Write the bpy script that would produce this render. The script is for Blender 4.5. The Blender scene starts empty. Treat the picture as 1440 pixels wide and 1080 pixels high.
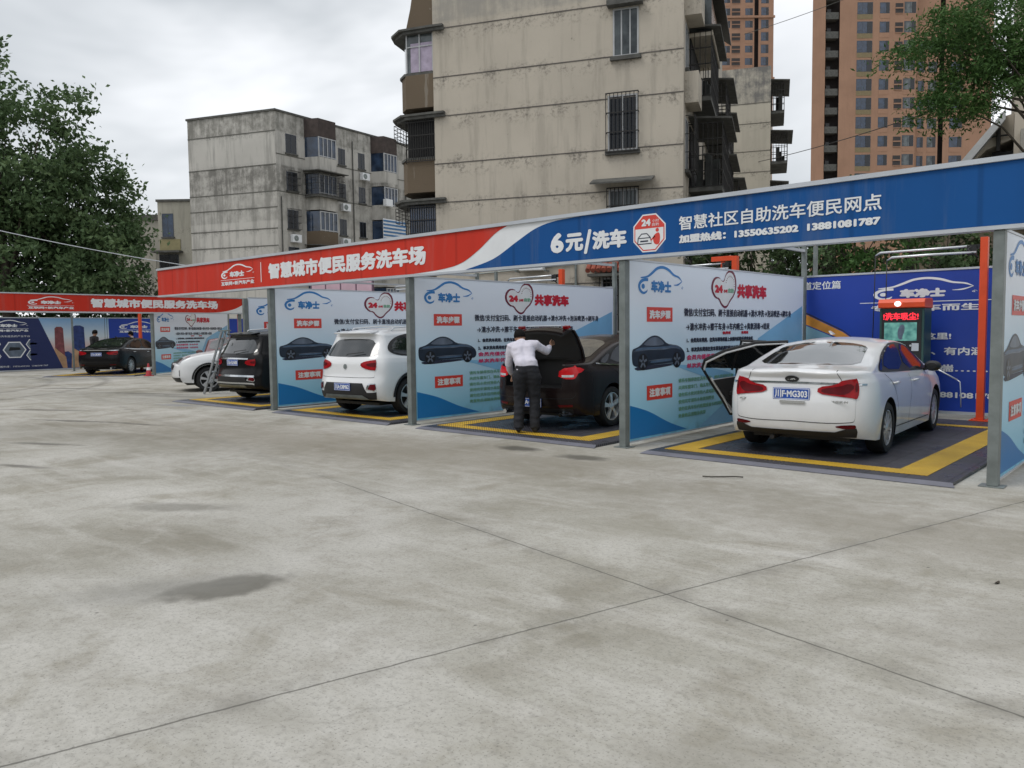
import bpy, bmesh, math, random
from mathutils import Vector, Matrix
from mathutils.bvhtree import BVHTree
from mathutils.geometry import delaunay_2d_cdt
S = bpy.context.scene
COL = S.collection
R = math.radians
PI = math.pi

# ---------------------------------------------------------------- camera
CAM_M = ((0.745432, 0.666485, -0.011384), (0.036234, -0.057566, -0.997684), (-0.665596, 0.743293, -0.067061))   # right, down, forward
cd = bpy.data.cameras.new("camera"); cam = bpy.data.objects.new("camera", cd); COL.objects.link(cam); S.camera = cam
cd.sensor_width = 36; cd.lens = 1119.4 / 1440 * 36; cd.clip_start = 0.05; cd.clip_end = 3000
_r, _d, _f = [Vector(v) for v in CAM_M]
cam.matrix_world = Matrix(((_r.x, -_d.x, -_f.x, 0), (_r.y, -_d.y, -_f.y, 0), (_r.z, -_d.z, -_f.z, 1.6), (0, 0, 0, 1)))

# ---------------------------------------------------------------- world, sun, exposure
SUN_AZ, SUN_EL = R(205), R(58)          # behind the camera, high, veiled by cloud
W = bpy.data.worlds.new("World"); S.world = W; W.use_nodes = True
nt = W.node_tree; nt.nodes.clear()
def wn(t, **kw):
    n = nt.nodes.new(t)
    for k, v in kw.items(): setattr(n, k, v)
    return n
sky = wn('ShaderNodeTexSky', sky_type='NISHITA', sun_disc=False, sun_elevation=SUN_EL, sun_rotation=SUN_AZ)
tc = wn('ShaderNodeTexCoord'); mp = wn('ShaderNodeMapping'); mp.inputs['Scale'].default_value = (1.0, 1.0, 1.9); mp.inputs['Location'].default_value = (2.3, 0.6, 0.2)
nz = wn('ShaderNodeTexNoise'); nz.inputs['Scale'].default_value = 1.5; nz.inputs['Detail'].default_value = 5; nz.inputs['Roughness'].default_value = .5; nz.inputs['Distortion'].default_value = .35
cr = wn('ShaderNodeValToRGB'); cr.color_ramp.interpolation = 'EASE'
cr.color_ramp.elements[0].position = .36; cr.color_ramp.elements[0].color = (.47, .50, .525, 1)
cr.color_ramp.elements[1].position = .60; cr.color_ramp.elements[1].color = (.93, .945, .97, 1)
sc_ = wn('ShaderNodeVectorMath', operation='SCALE'); sc_.inputs['Scale'].default_value = 9.3
mx = wn('ShaderNodeMix', data_type='RGBA'); mx.inputs['Factor'].default_value = .94
bg = wn('ShaderNodeBackground'); bg.inputs['Strength'].default_value = 0.1
wo = wn('ShaderNodeOutputWorld'); L = nt.links.new
L(tc.outputs['Generated'], mp.inputs['Vector']); L(mp.outputs[0], nz.inputs['Vector']); L(nz.outputs['Fac'], cr.inputs[0]); L(cr.outputs[0], sc_.inputs[0])
L(sky.outputs[0], mx.inputs['A']); L(sc_.outputs[0], mx.inputs['B']); L(mx.outputs['Result'], bg.inputs['Color']); L(bg.outputs[0], wo.inputs[0])
sl = bpy.data.lights.new("sun", 'SUN'); sl.energy = 0.95; sl.angle = R(25); sl.color = (1, .97, .93)
so = bpy.data.objects.new("sun", sl); COL.objects.link(so)
so.rotation_euler = Vector((-math.sin(SUN_AZ) * math.cos(SUN_EL), -math.cos(SUN_AZ) * math.cos(SUN_EL), -math.sin(SUN_EL))).to_track_quat('-Z', 'Y').to_euler()
S.view_settings.view_transform = 'Standard'; S.view_settings.look = 'None'; S.view_settings.exposure = 0.42; S.view_settings.gamma = 1
S.render.engine = 'CYCLES'; S.cycles.use_denoising = True; S.cycles.max_bounces = 6

# ---------------------------------------------------------------- helpers
def tag(o, label, cat, group=None, kind=None):
    if label: o['label'] = label
    if cat: o['category'] = cat
    if group: o['group'] = group
    if kind: o['kind'] = kind
    return o
def thing(name, label, cat, loc=(0, 0, 0), rz=0, group=None):
    o = bpy.data.objects.new(name, None); COL.objects.link(o); o.empty_display_size = .2
    o.location = loc; o.rotation_euler = (0, 0, rz); tag(o, label, cat, group); return o
def mobj(name, me, mats, parent=None, loc=None, rz=None):
    if mats is not None:
        me.materials.clear()
        for m in (mats if isinstance(mats, (list, tuple)) else [mats]): me.materials.append(m)
    o = bpy.data.objects.new(name, me); COL.objects.link(o)
    if parent is not None: o.parent = parent
    if loc is not None: o.location = loc
    if rz is not None: o.rotation_euler = (0, 0, rz)
    return o
def copy_tree(o, parent=None):
    c = o.copy(); COL.objects.link(c)
    if parent is not None: c.parent = parent
    for ch in o.children: copy_tree(ch, c)
    return c
class MB:
    def __init__(s): s.v = []; s.f = []; s.m = []; s.cur = 0
    def mat(s, i): s.cur = i; return s
    def add(s, vs, fs):
        b = len(s.v); s.v += [tuple(v) for v in vs]
        for f in fs: s.f.append([b + i for i in f]); s.m.append(s.cur)
        return s
    def box(s, x0, y0, z0, x1, y1, z1):
        vs = [(x, y, z) for z in (z0, z1) for y in (y0, y1) for x in (x0, x1)]
        return s.add(vs, [(0, 2, 3, 1), (4, 5, 7, 6), (0, 1, 5, 4), (2, 6, 7, 3), (0, 4, 6, 2), (1, 3, 7, 5)])
    def bar(s, p, q, w, h=None, up=(0, 0, 1)):      # rectangular bar between two points
        h = h or w; p = Vector(p); q = Vector(q); d = (q - p).normalized(); u = Vector(up)
        if abs(d.dot(u)) > .95: u = Vector((1, 0, 0))
        a = d.cross(u).normalized() * w / 2; b = a.cross(d).normalized() * h / 2
        vs = [c + i * a + j * b for c in (p, q) for j in (-1, 1) for i in (-1, 1)]
        return s.add(vs, [(0, 2, 3, 1), (4, 5, 7, 6), (0, 1, 5, 4), (2, 6, 7, 3), (0, 4, 6, 2), (1, 3, 7, 5)])
    def tube(s, pts, r, n=8, cap=True):
        pts = [Vector(p) for p in pts]; rs = r if isinstance(r, (list, tuple)) else [r] * len(pts)
        base = len(s.v); prev = None
        for i, p in enumerate(pts):
            d = (pts[min(i + 1, len(pts) - 1)] - pts[max(i - 1, 0)]).normalized()
            if prev is None:
                u = Vector((0, 0, 1)) if abs(d.z) < .9 else Vector((1, 0, 0)); a = d.cross(u).normalized()
            else:
                a = (prev - d * prev.dot(d)).normalized()
            prev = a; b = d.cross(a)
            for k in range(n):
                t = 2 * PI * k / n; s.v.append(tuple(p + (a * math.cos(t) + b * math.sin(t)) * rs[i]))
        for i in range(len(pts) - 1):
            for k in range(n):
                k2 = (k + 1) % n; s.f.append([base + i * n + k, base + i * n + k2, base + (i + 1) * n + k2, base + (i + 1) * n + k]); s.m.append(s.cur)
        if cap:
            s.f.append([base + k for k in range(n)][::-1]); s.m.append(s.cur)
            s.f.append([base + (len(pts) - 1) * n + k for k in range(n)]); s.m.append(s.cur)
        return s
    def prism(s, poly, fn, d0, d1):      # poly of 2D points, fn(a,b,d)->xyz
        n = len(poly); vs = [fn(a, b, d0) for a, b in poly] + [fn(a, b, d1) for a, b in poly]
        return s.add(vs, [list(range(n))[::-1], list(range(n, 2 * n))] + [(i, (i + 1) % n, n + (i + 1) % n, n + i) for i in range(n)])
    def lathe(s, prof, n=24, fn=lambda r, t, z: (r * math.cos(t), r * math.sin(t), z)):
        b = len(s.v)
        for r, z in prof:
            for k in range(n): s.v.append(fn(r, 2 * PI * k / n, z))
        for i in range(len(prof) - 1):
            for k in range(n):
                k2 = (k + 1) % n; s.f.append([b + i * n + k, b + i * n + k2, b + (i + 1) * n + k2, b + (i + 1) * n + k]); s.m.append(s.cur)
        return s
    def mesh(s, name='m', smooth=False, bevel=0):
        me = bpy.data.meshes.new(name); me.from_pydata(s.v, [], s.f); me.update()
        bm = bmesh.new(); bm.from_mesh(me)
        for f, i in zip(bm.faces, s.m): f.material_index = i
        bmesh.ops.recalc_face_normals(bm, faces=bm.faces)
        if bevel:
            es = [e for e in bm.edges if len(e.link_faces) == 2 and e.calc_face_angle(0) > .6]
            bmesh.ops.bevel(bm, geom=es, offset=bevel, segments=2, profile=.6, affect='EDGES', clamp_overlap=True)
        bm.to_mesh(me); bm.free()
        if smooth:
            for p in me.polygons: p.use_smooth = True
            if smooth == 'angle': me.set_sharp_from_angle(angle=R(35))
        return me
    def build(s, name, mats, parent=None, smooth=False, bevel=0, loc=None, rz=None):
        return mobj(name, s.mesh(name, smooth, bevel), mats, parent, loc, rz)
def smooth_poly(pts, it=2, closed=True):
    for _ in range(it):
        o = []; n = len(pts)
        for i in range(n if closed else n - 1):
            a = Vector(pts[i]); b = Vector(pts[(i + 1) % n]); o += [a * .75 + b * .25, a * .25 + b * .75]
        if not closed: o = [Vector(pts[0])] + o + [Vector(pts[-1])]
        pts = o
    return pts
def catmull(pts, sub=6):
    pts = [Vector(p) for p in pts]; o = []
    for i in range(len(pts) - 1):
        p0 = pts[max(i - 1, 0)]; p1 = pts[i]; p2 = pts[i + 1]; p3 = pts[min(i + 2, len(pts) - 1)]
        for k in range(sub):
            t = k / sub; o.append(.5 * ((2 * p1) + (p2 - p0) * t + (2 * p0 - 5 * p1 + 4 * p2 - p3) * t * t + (3 * p1 - p0 - 3 * p2 + p3) * t ** 3))
    return o + [pts[-1]]
def lerp(tab, x):
    if x <= tab[0][0]: return tab[0][1]
    for (a, va), (b, vb) in zip(tab, tab[1:]):
        if x <= b: return va + (vb - va) * (x - a) / (b - a) if b > a else vb
    return tab[-1][1]

# ---------------------------------------------------------------- materials
class NT:
    def __init__(s, name):
        s.m = bpy.data.materials.new(name); s.m.use_nodes = True; s.t = s.m.node_tree; s.b = s.t.nodes['Principled BSDF']; s._c = None
    def n(s, t, ins=None, **kw):
        n = s.t.nodes.new(t)
        for k, v in kw.items(): setattr(n, k, v)
        for k, v in (ins or {}).items(): s.set(n.inputs[k], v)
        return n
    def set(s, sock, v):
        if hasattr(v, 'is_output'): s.t.links.new(v, sock)
        elif isinstance(v, (tuple, list)) and len(v) == 3 and sock.type == 'RGBA': sock.default_value = (*v, 1)
        else: sock.default_value = v
    def co(s, kind='Object'):
        if s._c is None: s._c = s.n('ShaderNodeTexCoord')
        return s._c.outputs[kind]
    def mapped(s, scale=(1, 1, 1), rot=(0, 0, 0), loc=(0, 0, 0), kind='Object'):
        return s.n('ShaderNodeMapping', {'Vector': s.co(kind), 'Scale': scale, 'Rotation': rot, 'Location': loc}).outputs[0]
    def noise(s, scale, detail=4, rough=.55, vec=None, dist=0):
        return s.n('ShaderNodeTexNoise', {'Vector': vec if vec is not None else s.co(), 'Scale': scale, 'Detail': detail, 'Roughness': rough, 'Distortion': dist}).outputs['Fac']
    def ramp(s, fac, stops, interp='LINEAR'):
        r = s.n('ShaderNodeValToRGB', {'Fac': fac}); e = r.color_ramp.elements; r.color_ramp.interpolation = interp
        while len(e) < len(stops): e.new(.5)
        for el, (p, c) in zip(e, stops): el.position = p; el.color = (*c, 1) if len(c) == 3 else c
        return r.outputs[0]
    def g(s, fac, a, b):        # scalar window: 0 below a, 1 above b
        return s.n('ShaderNodeMapRange', {'Value': fac, 'From Min': a, 'From Max': b}, clamp=True).outputs[0]
    def mix(s, f, a, b, blend='MIX'):
        n = s.n('ShaderNodeMix', data_type='RGBA', blend_type=blend); s.set(n.inputs['Factor'], f); s.set(n.inputs['A'], a); s.set(n.inputs['B'], b); return n.outputs['Result']
    def math(s, op, a, b=0.0, c=None):
        n = s.n('ShaderNodeMath', operation=op); s.set(n.inputs[0], a); s.set(n.inputs[1], b)
        if c is not None: s.set(n.inputs[2], c)
        return n.outputs[0]
    def xyz(s, kind='Object'):
        n = s.n('ShaderNodeSeparateXYZ', {'Vector': s.co(kind)}); return n.outputs
    def bump(s, h, strength=.3, dist=.01):
        s.set(s.b.inputs['Normal'], s.n('ShaderNodeBump', {'Height': h, 'Strength': strength, 'Distance': dist}).outputs[0])
    def out(s, color=None, rough=None, metal=None, coat=None, spec=None, emit=None):
        if color is not None: s.set(s.b.inputs['Base Color'], color)
        if rough is not None: s.set(s.b.inputs['Roughness'], rough)
        if metal is not None: s.set(s.b.inputs['Metallic'], metal)
        if coat is not None: s.set(s.b.inputs['Coat Weight'], coat); s.b.inputs['Coat Roughness'].default_value = .04
        if spec is not None: s.set(s.b.inputs['Specular IOR Level'], spec)
        if emit is not None: s.set(s.b.inputs['Emission Color'], emit[0]); s.b.inputs['Emission Strength'].default_value = emit[1]
        return s.m
def srgb(r, g, b):
    f = lambda c: (c / 255 / 12.92) if c <= 10 else ((c / 255 + .055) / 1.055) ** 2.4
    return (f(r), f(g), f(b))
def plain(name, col, rough=.5, metal=0, vary=.12, scale=3.0, coat=None, spec=None, bump=0, bscale=40):
    t = NT(name); n = t.noise(scale, 5)
    c = t.mix(t.g(n, .3, .7), tuple(v * (1 - vary) for v in col), tuple(min(1, v * (1 + vary)) for v in col))
    r = t.math('ADD', rough - .06, t.math('MULTIPLY', n, .12))
    if bump: t.bump(t.noise(bscale, 3), bump, .01)
    return t.out(c, r, metal, coat, spec)
M = {}
M['white'] = plain('white_print', (.72, .74, .76), .45, vary=.05)
M['steel'] = plain('galvanised_steel', (.20, .225, .22), .5, .35, .2, 6)
M['trim'] = plain('pale_trim', (.50, .53, .57), .4, .2, .08, 2)
M['silver'] = plain('silver_tube', (.62, .64, .66), .3, .6, .05)
M['orange'] = plain('orange_paint', (.66, .075, .022), .38, 0, .12, 3, spec=.4)
M['black'] = plain('black_plastic', (.012, .012, .013), .5, 0, .2, 8)
M['rubber'] = plain('tyre_rubber', (.013, .013, .014), .75, 0, .25, 12)
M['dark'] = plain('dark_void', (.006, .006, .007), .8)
M['chrome'] = plain('chrome', (.6, .62, .64), .14, 1.0, .03)
M['alloy'] = plain('alloy_rim', (.60, .61, .63), .34, .6, .08, 20)
M['glass'] = plain('tinted_glass', (.010, .013, .015), .04, 0, .1, spec=1.0, coat=.5)
M['glass_sky'] = plain('sloped_glass', (.014, .017, .019), .05, 0, .1, spec=1.0, coat=1.0); M['glass_sky'].node_tree.nodes['Principled BSDF'].inputs['IOR'].default_value = 2.5
M['lamp_bright'] = plain('lamp_bright_red', (.62, .012, .018), .15, 0, .2, 9, spec=.4)
M['plate_blue'] = plain('plate_blue', srgb(28, 78, 165), .35, 0, .06)
M['text_white'] = plain('letter_white', (.74, .76, .78), .45, vary=.04)
M['text_red'] = plain('letter_red', srgb(196, 22, 48), .45, vary=.08)
M['text_dark'] = plain('letter_navy', srgb(40, 46, 66), .5, vary=.1)
M['text_pink'] = plain('letter_pink', srgb(206, 60, 110), .5, vary=.1)
M['text_green'] = plain('letter_green', srgb(118, 172, 142), .5, vary=.1)
M['logo_blue'] = plain('logo_blue', srgb(40, 122, 190), .45, vary=.1)
M['tag_red'] = plain('tag_red', srgb(208, 66, 56), .45, vary=.08)
M['maroon'] = plain('maroon_print', srgb(110, 22, 52), .45, vary=.08)
M['lamp_red'] = plain('lamp_red', (.30, .003, .007), .22, 0, .25, 9, spec=.3)
M['lamp_dark'] = plain('lamp_dark_red', (.10, .003, .006), .25, 0, .2, 9, spec=.25)
M['lamp_clear'] = plain('lamp_clear', (.62, .64, .66), .1, .2, .15, 25, coat=.7)
def paint(name, col, rough=.28, metal=0, vary=.03, coat=.7, dirt=.25, spec=.5):
    t = NT(name); z = t.xyz()[2]; n = t.noise(2.2, 6, .65)
    d = t.math('MULTIPLY', t.math('MULTIPLY', t.g(z, .75, .18), t.g(n, .3, .75)), dirt)
    return t.out(t.mix(d, col, (.16, .15, .13)), t.math('ADD', rough, t.math('MULTIPLY', d, .5)), metal, coat, spec)
M['car_white'] = paint('white_car_paint', (.74, .75, .76), dirt=.35)
M['car_black'] = paint('black_car_paint', (.008, .008, .009), .2, .0, coat=.05, dirt=.03, spec=.2)
M['car_brown'] = paint('black_brown_car_paint', (.014, .009, .009), .2, .0, coat=.05, dirt=.03, spec=.2)
M['car_maroon'] = paint('maroon_car_paint', (.10, .008, .012), .22, .1)

# ---------------------------------------------------------------- lettering
TEXTC = {}
def text_mesh(body, size, align='LEFT', bold=0, squeeze=1.0, res=2, shear=0):
    key = (body, size, align, bold, squeeze, res, shear)
    if key in TEXTC: return TEXTC[key]
    cu = bpy.data.curves.new('lettering', 'FONT'); cu.body = body; cu.size = size; cu.align_x = align; cu.resolution_u = res; cu.shear = shear
    o = bpy.data.objects.new('lettering', cu); COL.objects.link(o)
    dg = bpy.context.evaluated_depsgraph_get(); dg.update()
    me = bpy.data.meshes.new_from_object(o.evaluated_get(dg)); bpy.data.objects.remove(o); bpy.data.curves.remove(cu)
    vs = [tuple(v.co) for v in me.vertices]; fs = [list(p.vertices) for p in me.polygons]; bpy.data.meshes.remove(me)
    offs = [(0, 0)] if not bold else [(0, 0), (bold, 0), (-bold, 0), (0, bold), (0, -bold), (bold * .7, bold * .7), (-bold * .7, -bold * .7), (bold * .7, -bold * .7), (-bold * .7, bold * .7)]
    b = MB()
    for i, (dx, dy) in enumerate(offs): b.add([((v[0] + dx) * squeeze, v[1] + dy, v[2] + i * .0004) for v in vs], fs)
    me = bpy.data.meshes.new('lettering'); me.from_pydata(b.v, [], b.f); me.update(); TEXTC[key] = me; return me
def text_fit(body, x0, x1, y0, cap, **kw):      # lettering whose ink spans x0..x1 and stands cap high from y0; returns mesh in its plane (x right, y up)
    me = text_mesh(body, 1.0, bold=kw.get('bold', 0) / cap if cap else 0, res=kw.get('res', 2), shear=kw.get('shear', 0))
    xs = [v.co.x for v in me.vertices]; ys = [v.co.y for v in me.vertices]
    ax, bx, ay, by = min(xs), max(xs), min(ys), max(ys)
    m = me.copy(); sx = (x1 - x0) / (bx - ax); sy = cap / (by - ay)
    for v in m.vertices: v.co = (x0 + (v.co.x - ax) * sx, y0 + (v.co.y - ay) * sy, v.co.z)
    return m
def flat(poly, holes=(), z=0.0):        # filled flat polygon mesh data (x,y)
    pts = [Vector((p[0], p[1])) for p in poly]; n = len(pts)
    edges = [(i, (i + 1) % n) for i in range(n)]
    for h in holes:
        b = len(pts); pts += [Vector((p[0], p[1])) for p in h]; k = len(h); edges += [(b + i, b + (i + 1) % k) for i in range(k)]
    r = delaunay_2d_cdt(pts, edges, [], 1 if not holes else 2, 1e-6)
    return [(v.x, v.y, z) for v in r[0]], [list(f) for f in r[2]]
def ribbon(pts, w, z=0.0):              # flat stroke along a line, width w or list
    pts = [Vector((p[0], p[1])) for p in pts]; ws = w if isinstance(w, (list, tuple)) else [w] * len(pts)
    if len(ws) != len(pts): ws = [lerp([(i / (len(ws) - 1), x) for i, x in enumerate(ws)], k / (len(pts) - 1)) for k in range(len(pts))]
    vs = []
    for i, p in enumerate(pts):
        d = (pts[min(i + 1, len(pts) - 1)] - pts[max(i - 1, 0)]).normalized(); a = Vector((-d.y, d.x)) * ws[i] / 2
        vs += [(*(p + a), z), (*(p - a), z)]
    return vs, [(2 * i, 2 * i + 1, 2 * i + 3, 2 * i + 2) for i in range(len(pts) - 1)]
def upright(me, origin, udir, off=0.0):     # take a mesh lying in xy and stand it on a vertical wall: x -> udir, y -> z, z -> outward normal
    u = Vector((udir[0], udir[1], 0)).normalized(); n = Vector((u.y, -u.x, 0)); o = Vector(origin)
    m = me.copy()
    for v in m.vertices: v.co = o + u * v.co.x + Vector((0, 0, v.co.y)) + n * (v.co.z + off)
    return m
def from_data(vs, fs, name='print'):
    me = bpy.data.meshes.new(name); me.from_pydata(vs, [], fs); me.update(); return me
# ================================================================ ground
def ground_mat():
    t = NT('stained_concrete'); p = t.co(); x, y, z = t.xyz()[0], t.xyz()[1], None
    n1 = t.noise(.42, 6, .62, dist=.4); n2 = t.noise(2.6, 6, .65); n3 = t.noise(28, 3, .6); n4 = t.noise(.16, 3, .5)
    str_ = t.noise(1.0, 5, .6, vec=t.mapped((.55, 3.6, 1), (0, 0, R(-20))))
    c = t.ramp(n1, [(.32, (.215, .20, .158)), (.44, (.335, .322, .278)), (.56, (.425, .412, .372)), (.70, (.485, .473, .437))])
    c = t.mix(t.math('MULTIPLY', t.g(n2, .50, .70), .42), c, (.215, .195, .155)); n5 = t.noise(1.15, 7, .68, dist=.6); c = t.mix(t.math('MULTIPLY', t.g(n5, .53, .66), .55), c, (.235, .215, .165)); c = t.mix(t.math('MULTIPLY', t.g(n5, .46, .30), .45), c, (.57, .555, .52))
    c = t.mix(t.math('MULTIPLY', t.g(str_, .50, .70), .42), c, (.55, .535, .50))
    c = t.mix(t.math('MULTIPLY', t.g(n4, .5, .68), .22), c, (.20, .19, .165))
    c = t.mix(t.math('MULTIPLY', t.g(n3, .48, .72), .34), c, (.15, .143, .125)); n6 = t.noise(75, 2, .6); c = t.mix(t.math('MULTIPLY', t.g(n6, .57, .70), .55), c, (.12, .113, .10)); ve = t.n('ShaderNodeTexVoronoi', {'Vector': t.n('ShaderNodeVectorMath', {0: p, 1: t.n('ShaderNodeVectorMath', {0: t.n('ShaderNodeTexNoise', {'Vector': p, 'Scale': 1.3, 'Detail': 4.0}).outputs['Color'], 'Scale': .7}, operation='SCALE').outputs[0]}, operation='ADD').outputs[0], 'Scale': .42}, feature='DISTANCE_TO_EDGE').outputs['Distance']; c = t.mix(t.math('MULTIPLY', t.math('MULTIPLY', t.g(ve, .006, .001), t.g(n1, .52, .62)), .22), c, (.12, .113, .098))
    wob = t.math('SUBTRACT', n2, .5); wob3 = t.math('SUBTRACT', t.noise(7, 4), .5)
    def blob(c, bx, by, rx, ry, k, col, rot=0, wk=.9, soft=.55):
        v = t.n('ShaderNodeMapping', {'Vector': p, 'Location': (bx, by, 0), 'Rotation': (0, 0, rot), 'Scale': (rx, ry, 1)}, vector_type='TEXTURE').outputs[0]
        d = t.n('ShaderNodeVectorMath', {0: v}, operation='LENGTH').outputs['Value']
        d = t.math('ADD', d, t.math('ADD', t.math('MULTIPLY', wob, wk * 1.3), t.math('MULTIPLY', wob3, wk)))
        return t.mix(t.math('MULTIPLY', t.g(d, 1.0, soft), k), c, col)
    # long damp band in front of the bays, and the driven lane on the left
    c = blob(c, -9.0, 6.9, 9.0, 1.9, .62, (.20, .18, .142), R(8), .7, .25)
    c = blob(c, -14, 4.6, 7, 1.5, .5, (.19, .18, .15), R(14), .9, .2)
    c = blob(c, -24, 8.0, 9, 2.2, .42, (.20, .19, .16), R(22), .8, .2)
    c = blob(c, -2.0, 6.6, 3.5, 1.2, .5, (.21, .19, .15), R(4), .8, .2)
    c = blob(c, -4.66, 2.46, .46, .24, .95, (.125, .118, .098), R(70), .7, .6); c = blob(c, -4.7, 2.5, .16, .05, .7, (.10, .095, .08), R(60), .8, .4)
    c = blob(c, -4.9, 2.25, .8, .34, .55, (.20, .195, .175), R(60), .8, .3)
    c = blob(c, -8.6, 1.6, 1.6, .3, .45, (.20, .187, .15), R(25), .9, .2); c = blob(c, -1.4, 2.6, .5, .25, .4, (.22, .207, .17), R(50), .9, .2); c = blob(c, -3.0, 1.7, .4, .16, .35, (.22, .207, .17), R(20), .9, .2); c = blob(c, -7.2, 3.35, .75, .22, .6, (.15, .143, .12), R(35), .9, .4)
    c = blob(c, -7.1, 8.05, .42, .22, .85, (.07, .066, .055), R(5), .6, .5)
    c = blob(c, -5.95, 7.95, .42, .22, .8, (.08, .075, .062), R(5), .6, .5)
    c = blob(c, -3.4, 5.4, .8, .5, .5, (.23, .215, .17), R(30), .8, .2)
    c = blob(c, -.6, 4.9, 1.1, .6, .45, (.21, .195, .16), R(60), .9, .2)
    for q in ((-13.0, 4.1, .9, .13, 25), (-16.0, 5.6, 1.5, .16, 22), (-14.5, 6.1, .9, .1, 15), (-19, 6.0, 1.6, .18, 28), (-11, 3.2, .7, .1, 20), (-22, 9.4, 2.4, .22, 20), (-26, 9.0, 2.0, .2, 25)):
        c = blob(c, q[0], q[1], q[2], q[3], .72, (.095, .09, .078), R(q[4]), .7, .3)
    c = blob(c, -17.6, 8.3, .9, .22, .55, (.20, .21, .24), R(12), .8, .4); c = blob(c, -20.5, 9.4, 2.6, .35, .5, (.13, .125, .11), R(14), .8, .4)
    # tyre-track arcs towards the far bays
    for rr in (11.5, 13.2):
        dd = t.n('ShaderNodeVectorMath', {0: t.n('ShaderNodeVectorMath', {0: p, 1: (-34, -1.0, 0)}, operation='SUBTRACT').outputs[0]}, operation='LENGTH').outputs['Value']
        dd = t.math('ABSOLUTE', t.math('SUBTRACT', dd, t.math('ADD', rr, t.math('MULTIPLY', wob, .3))))
        c = t.mix(t.math('MULTIPLY', t.math('MULTIPLY', t.g(dd, .22, .05), t.g(n2, .35, .6)), .5), c, (.09, .086, .078))
    # sawn joints of the slab
    ux, uy = .980, -.199
    for (px_, py_, nx, ny) in ((-2.46, 4.12, .199, .980), (-2.46, 4.12, .9655, -.2603)):
        d = t.math('ADD', t.math('ADD', t.math('MULTIPLY', x, nx), t.math('MULTIPLY', y, ny)), -(px_ * nx + py_ * ny))
        d = t.math('ABSOLUTE', t.math('ADD', d, t.math('MULTIPLY', wob3, .025)))
        c = t.mix(t.math('MULTIPLY', t.math('MULTIPLY', t.g(d, .010, .003), t.g(x, -7.9, -6.6) if ny > .9 else 1.0), t.math('ADD', .45, t.math('MULTIPLY', n2, .7))), c, (.075, .072, .062))
        c = t.mix(t.math('MULTIPLY', t.math('MULTIPLY', t.g(d, .16, .02), t.g(n2, .42, .62)), .35), c, (.17, .163, .145))
    vr = t.n('ShaderNodeTexVoronoi', {'Vector': p, 'Scale': 3.6, 'Randomness': 1.0}); sp = t.math('MULTIPLY', t.g(vr.outputs['Distance'], .05, .02), t.g(n2, .46, .56))
    c = t.mix(t.math('MULTIPLY', sp, .8), c, (.05, .047, .04))
    t.bump(t.math('ADD', t.math('MULTIPLY', n3, .5), n2), .22, .02)
    return t.out(c, t.math('SUBTRACT', .92, t.math('MULTIPLY', t.g(n4, .45, .7), .3)), spec=.3)
g = MB(); N = 60
g.add([(-700, -300, 0), (700, -300, 0), (700, 900, 0), (-700, 900, 0)], [(0, 1, 2, 3)])
h = MB(); rg = random.Random(2); HV = []; n_ = 48  # unseen ridge added behind the camera; blocks low sky in the car reflections
for i in range(n_ + 1):
    a = R(60) + R(216) * i / n_; k = 1 + .10 * math.sin(i * 1.7) + .06 * math.sin(i * .6)
    HV += [(math.sin(a) * 85, math.cos(a) * 85, 0), (math.sin(a) * 96, math.cos(a) * 96, 15 * k), (math.sin(a) * 125, math.cos(a) * 125, 24 * k), (math.sin(a) * 200, math.cos(a) * 200, 0)]
h.add(HV, [(4 * i + j, 4 * i + j + 1, 4 * i + 5 + j, 4 * i + 4 + j) for i in range(n_) for j in range(3)])
tag(h.build('sky_blocker', plain('sky_blocker_dark', (.035, .045, .03), .9, vary=.5, scale=.2)), 'unseen dark ridge added behind the camera to block the low sky', 'sky_blocker', kind='structure')
tag(g.build('ground', ground_mat()), 'bare stained concrete lot with sawn slab joints', 'ground', kind='structure')

# a few scraps lying on the slab
rng = random.Random(5)
for i, (x, y, w, lab) in enumerate([(-3.78, 7.9, .05, 'curled dry twig on the concrete in front of the white sedan bay'), (-1.0, 5.6, .035, 'dark leaf scrap on the concrete near the right slab joint'),
        (-.62, 6.0, .04, 'brown dry leaf on the concrete at the right edge of the lot')]):
    b = MB()
    if i == 0: b.tube([(0, 0, .012), (.09, .02, .02), (.2, -.01, .012), (.33, .02, .014), (.42, -.02, .012)], .007, 6); nm, ct, mt = 'twig', 'twig', plain('dry_twig', (.05, .045, .035), .8)
    else:
        vs, fs = flat(smooth_poly([(-w, 0), (-w * .2, w * .45), (w, w * .1), (w * .3, -w * .4)], 2)); b.add([(p[0], p[1], .006 + abs(p[0]) * .3) for p in vs], fs); b.add([(p[0], p[1], .002 + abs(p[0]) * .3) for p in vs], fs); nm, ct, mt = 'fallen_leaf', 'leaf', plain('dead_leaf', (.045, .036, .024), .8)
    tag(b.build(nm, mt, loc=(x, y, 0), rz=rng.uniform(0, 6)), lab, ct)

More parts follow.
